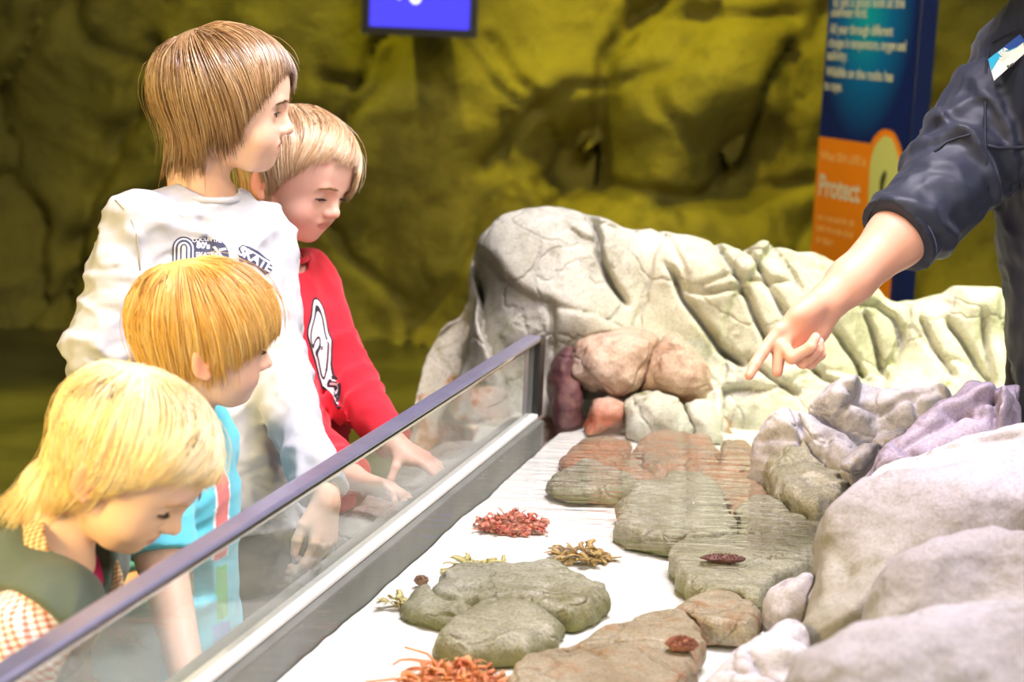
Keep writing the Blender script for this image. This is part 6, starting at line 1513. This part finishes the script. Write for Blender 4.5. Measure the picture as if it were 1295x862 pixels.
pale = mat('totem_pale_green', (214, 214, 110), rough=.4); darkp = mat('totem_dark', (60, 58, 24), rough=.5)
blob = [(1096, 300), (1096, 250), (1098, 200), (1104, 176), (1118, 162), (1132, 166), (1140, 182), (1143, 196), (1152, 190), (1160, 196), (1164, 220), (1160, 300), (1130, 330)]
sprint(blob, orange, .0040); sprint([(1100, 296), (1100, 250), (1102, 205), (1108, 184), (1119, 171), (1130, 174), (1136, 190), (1139, 206), (1150, 200), (1156, 206), (1159, 224), (1154, 290), (1128, 318)], pale, .0048)
sprint([(1114, 250), (1115, 226), (1121, 214), (1124, 220), (1119, 236), (1120, 252)], darkp, .0056)
ivory = mat('totem_ivory', (226, 222, 170), rough=.5); paleo = mat('totem_pale_orange', (250, 196, 96), rough=.5)
def line(t, px, py, size, m, maxw=None, off=.0045, bold=.0008):
    V2, F2 = text_mesh(t, size, 'LEFT', 1.0, bold); p = S(px, py); a0 = (p-so_)@e; z0 = p[2]
    if maxw: V2[:, 0] *= maxw/V2[:, 0].max()
    W = np.array([at(a0+x, z0+y, off) for x, y in V2]); adopt(mesh_obj('lettering', W, F2, m, None, False), sg)
def wid(a, b): return (S(*b)-S(*a))@e
for t, p0, p1 in (('to get a good look at the', (1055, 8), (1145, 15)), ('underwater world.', (1052, 21), (1098, 26)), ('All year through different', (1051, 42), (1130, 53)), ('changes in temperature, oxygen and', (1049, 59), (1146, 75)), ('salinity.', (1047, 75), (1073, 80)), ('Wildlife on the rocks has', (1046, 96), (1130, 112)), ('to cope.', (1044, 113), (1066, 118))):
    line(t, p0[0], p0[1], .040, ivory, wid(p0, p1))
line('What SEA LIFE is', 1039, 201, .036, paleo, wid((1039, 201), (1096, 213))); line('Protect', 1036, 246, .088, ivory, wid((1036, 246), (1088, 262)), bold=.002)
for t, p0, p1 in (('our seas and the life', (1035, 277), (1083, 287)), ('inside them for all of', (1034, 291), (1080, 300)), ('the future', (1033, 306), (1056, 311))): line(t, p0[0], p0[1], .030, paleo, wid(p0, p1))
for fn in (boy_white, boy_turquoise, toddler, boy_red, guide): fn()
# ---------------------------------------------------------------- light
def area(name, loc, to, energy, size, col, spread=None, shape='DISK', sy=None):
    l = bpy.data.lights.new(name, 'AREA'); l.energy = energy; l.shape = shape; l.size = size; l.color = col
    if sy: l.size_y = sy
    if spread: l.spread = math.radians(spread)
    o = bpy.data.objects.new(name, l); COL.objects.link(o); o.location = loc; o.rotation_euler = (Vector(to)-Vector(loc)).to_track_quat('-Z', 'Y').to_euler(); return o
def spot(name, loc, to, energy, ang, col, blend=.6, r=.06):
    l = bpy.data.lights.new(name, 'SPOT'); l.energy = energy; l.spot_size = math.radians(ang); l.spot_blend = blend; l.shadow_soft_size = r; l.color = col
    o = bpy.data.objects.new(name, l); COL.objects.link(o); o.location = loc; o.rotation_euler = (Vector(to)-Vector(loc)).to_track_quat('-Z', 'Y').to_euler(); return o
LIL = (1.0, .92, 1.0); YEL = (.86, .80, .06)
area('pool_lamp', (.35, 2.45, 2.9), (.1, 2.5, .5), 56, .6, LIL)
area('children_lamp', (.1, 2.1, 2.75), (-.4, 2.3, .8), 20, .35, (.92, .80, 1.0))
spot('rock_lamp', (1.6, 2.5, 2.7), (.95, 3.55, .68), 400, 40, (.95, 1.0, .46), 1.0, .12)
area('rock_fill_lamp', (.9, 2.6, 2.7), (.6, 3.5, .6), 22, .3, (1.0, .98, .90))
area('near_rock_lamp', (.9, 1.5, 2.6), (.7, 1.9, .6), 12, .35, (.98, .85, 1.0))
area('room_warm_lamp', (-1.7, .7, 1.5), (-.5, 2.2, .75), 10, .6, (1.0, .74, .28), 70)
area('front_lamp', (.9, -.4, 2.5), (-.3, 2.4, .8), 8, .8, (1, .94, .86), 80)
spot('wall_lamp', (-.7, 5.0, 3.4), (-.25, 6.6, 1.15), 250, 58, YEL)
spot('wall_lamp', (.75, 5.0, 3.4), (.75, 6.6, .95), 260, 46, (.92, .78, .05))
spot('wall_lamp', (1.6, 5.2, 3.2), (1.5, 6.6, 1.0), 36, 60, (.7, .8, .10))
spot('wall_lamp', (-2.0, 5.0, 3.4), (-1.5, 6.6, 1.4), 24, 60, (.80, .72, .06))
spot('floor_lamp_yellow', (-1.6, 4.2, 3.0), (-1.45, 4.9, 0), 520, 36, (.9, .85, .05))
spot('floor_lamp_yellow', (-.4, 5.0, 3.0), (-.35, 5.6, 0), 420, 36, (.9, .85, .05))
w = bpy.data.worlds.new('world'); scene.world = w; w.use_nodes = True
w.node_tree.nodes['Background'].inputs[0].default_value = (.85, .88, .80, 1); w.node_tree.nodes['Background'].inputs[1].default_value = 0.10
scene.view_settings.view_transform = 'Standard'; scene.view_settings.look = 'None'; scene.view_settings.gamma = 1.0; scene.view_settings.use_curve_mapping = False
scene.view_settings.exposure = 0.15
# ---------------------------------------------------------------- camera
cam = bpy.data.cameras.new('camera'); co = bpy.data.objects.new('camera', cam); COL.objects.link(co)
cam.sensor_width = 36; cam.lens = FPX/IMG_W*36; scene.camera = co; cam.clip_start = .05
co.matrix_world = Matrix(((_r[0], _u[0], -_f[0], CAM[0]), (_r[1], _u[1], -_f[1], CAM[1]), (_r[2], _u[2], -_f[2], CAM[2]), (0, 0, 0, 1)))
cam.dof.use_dof = True; cam.dof.focus_distance = 2.55; cam.dof.aperture_fstop = 4.0
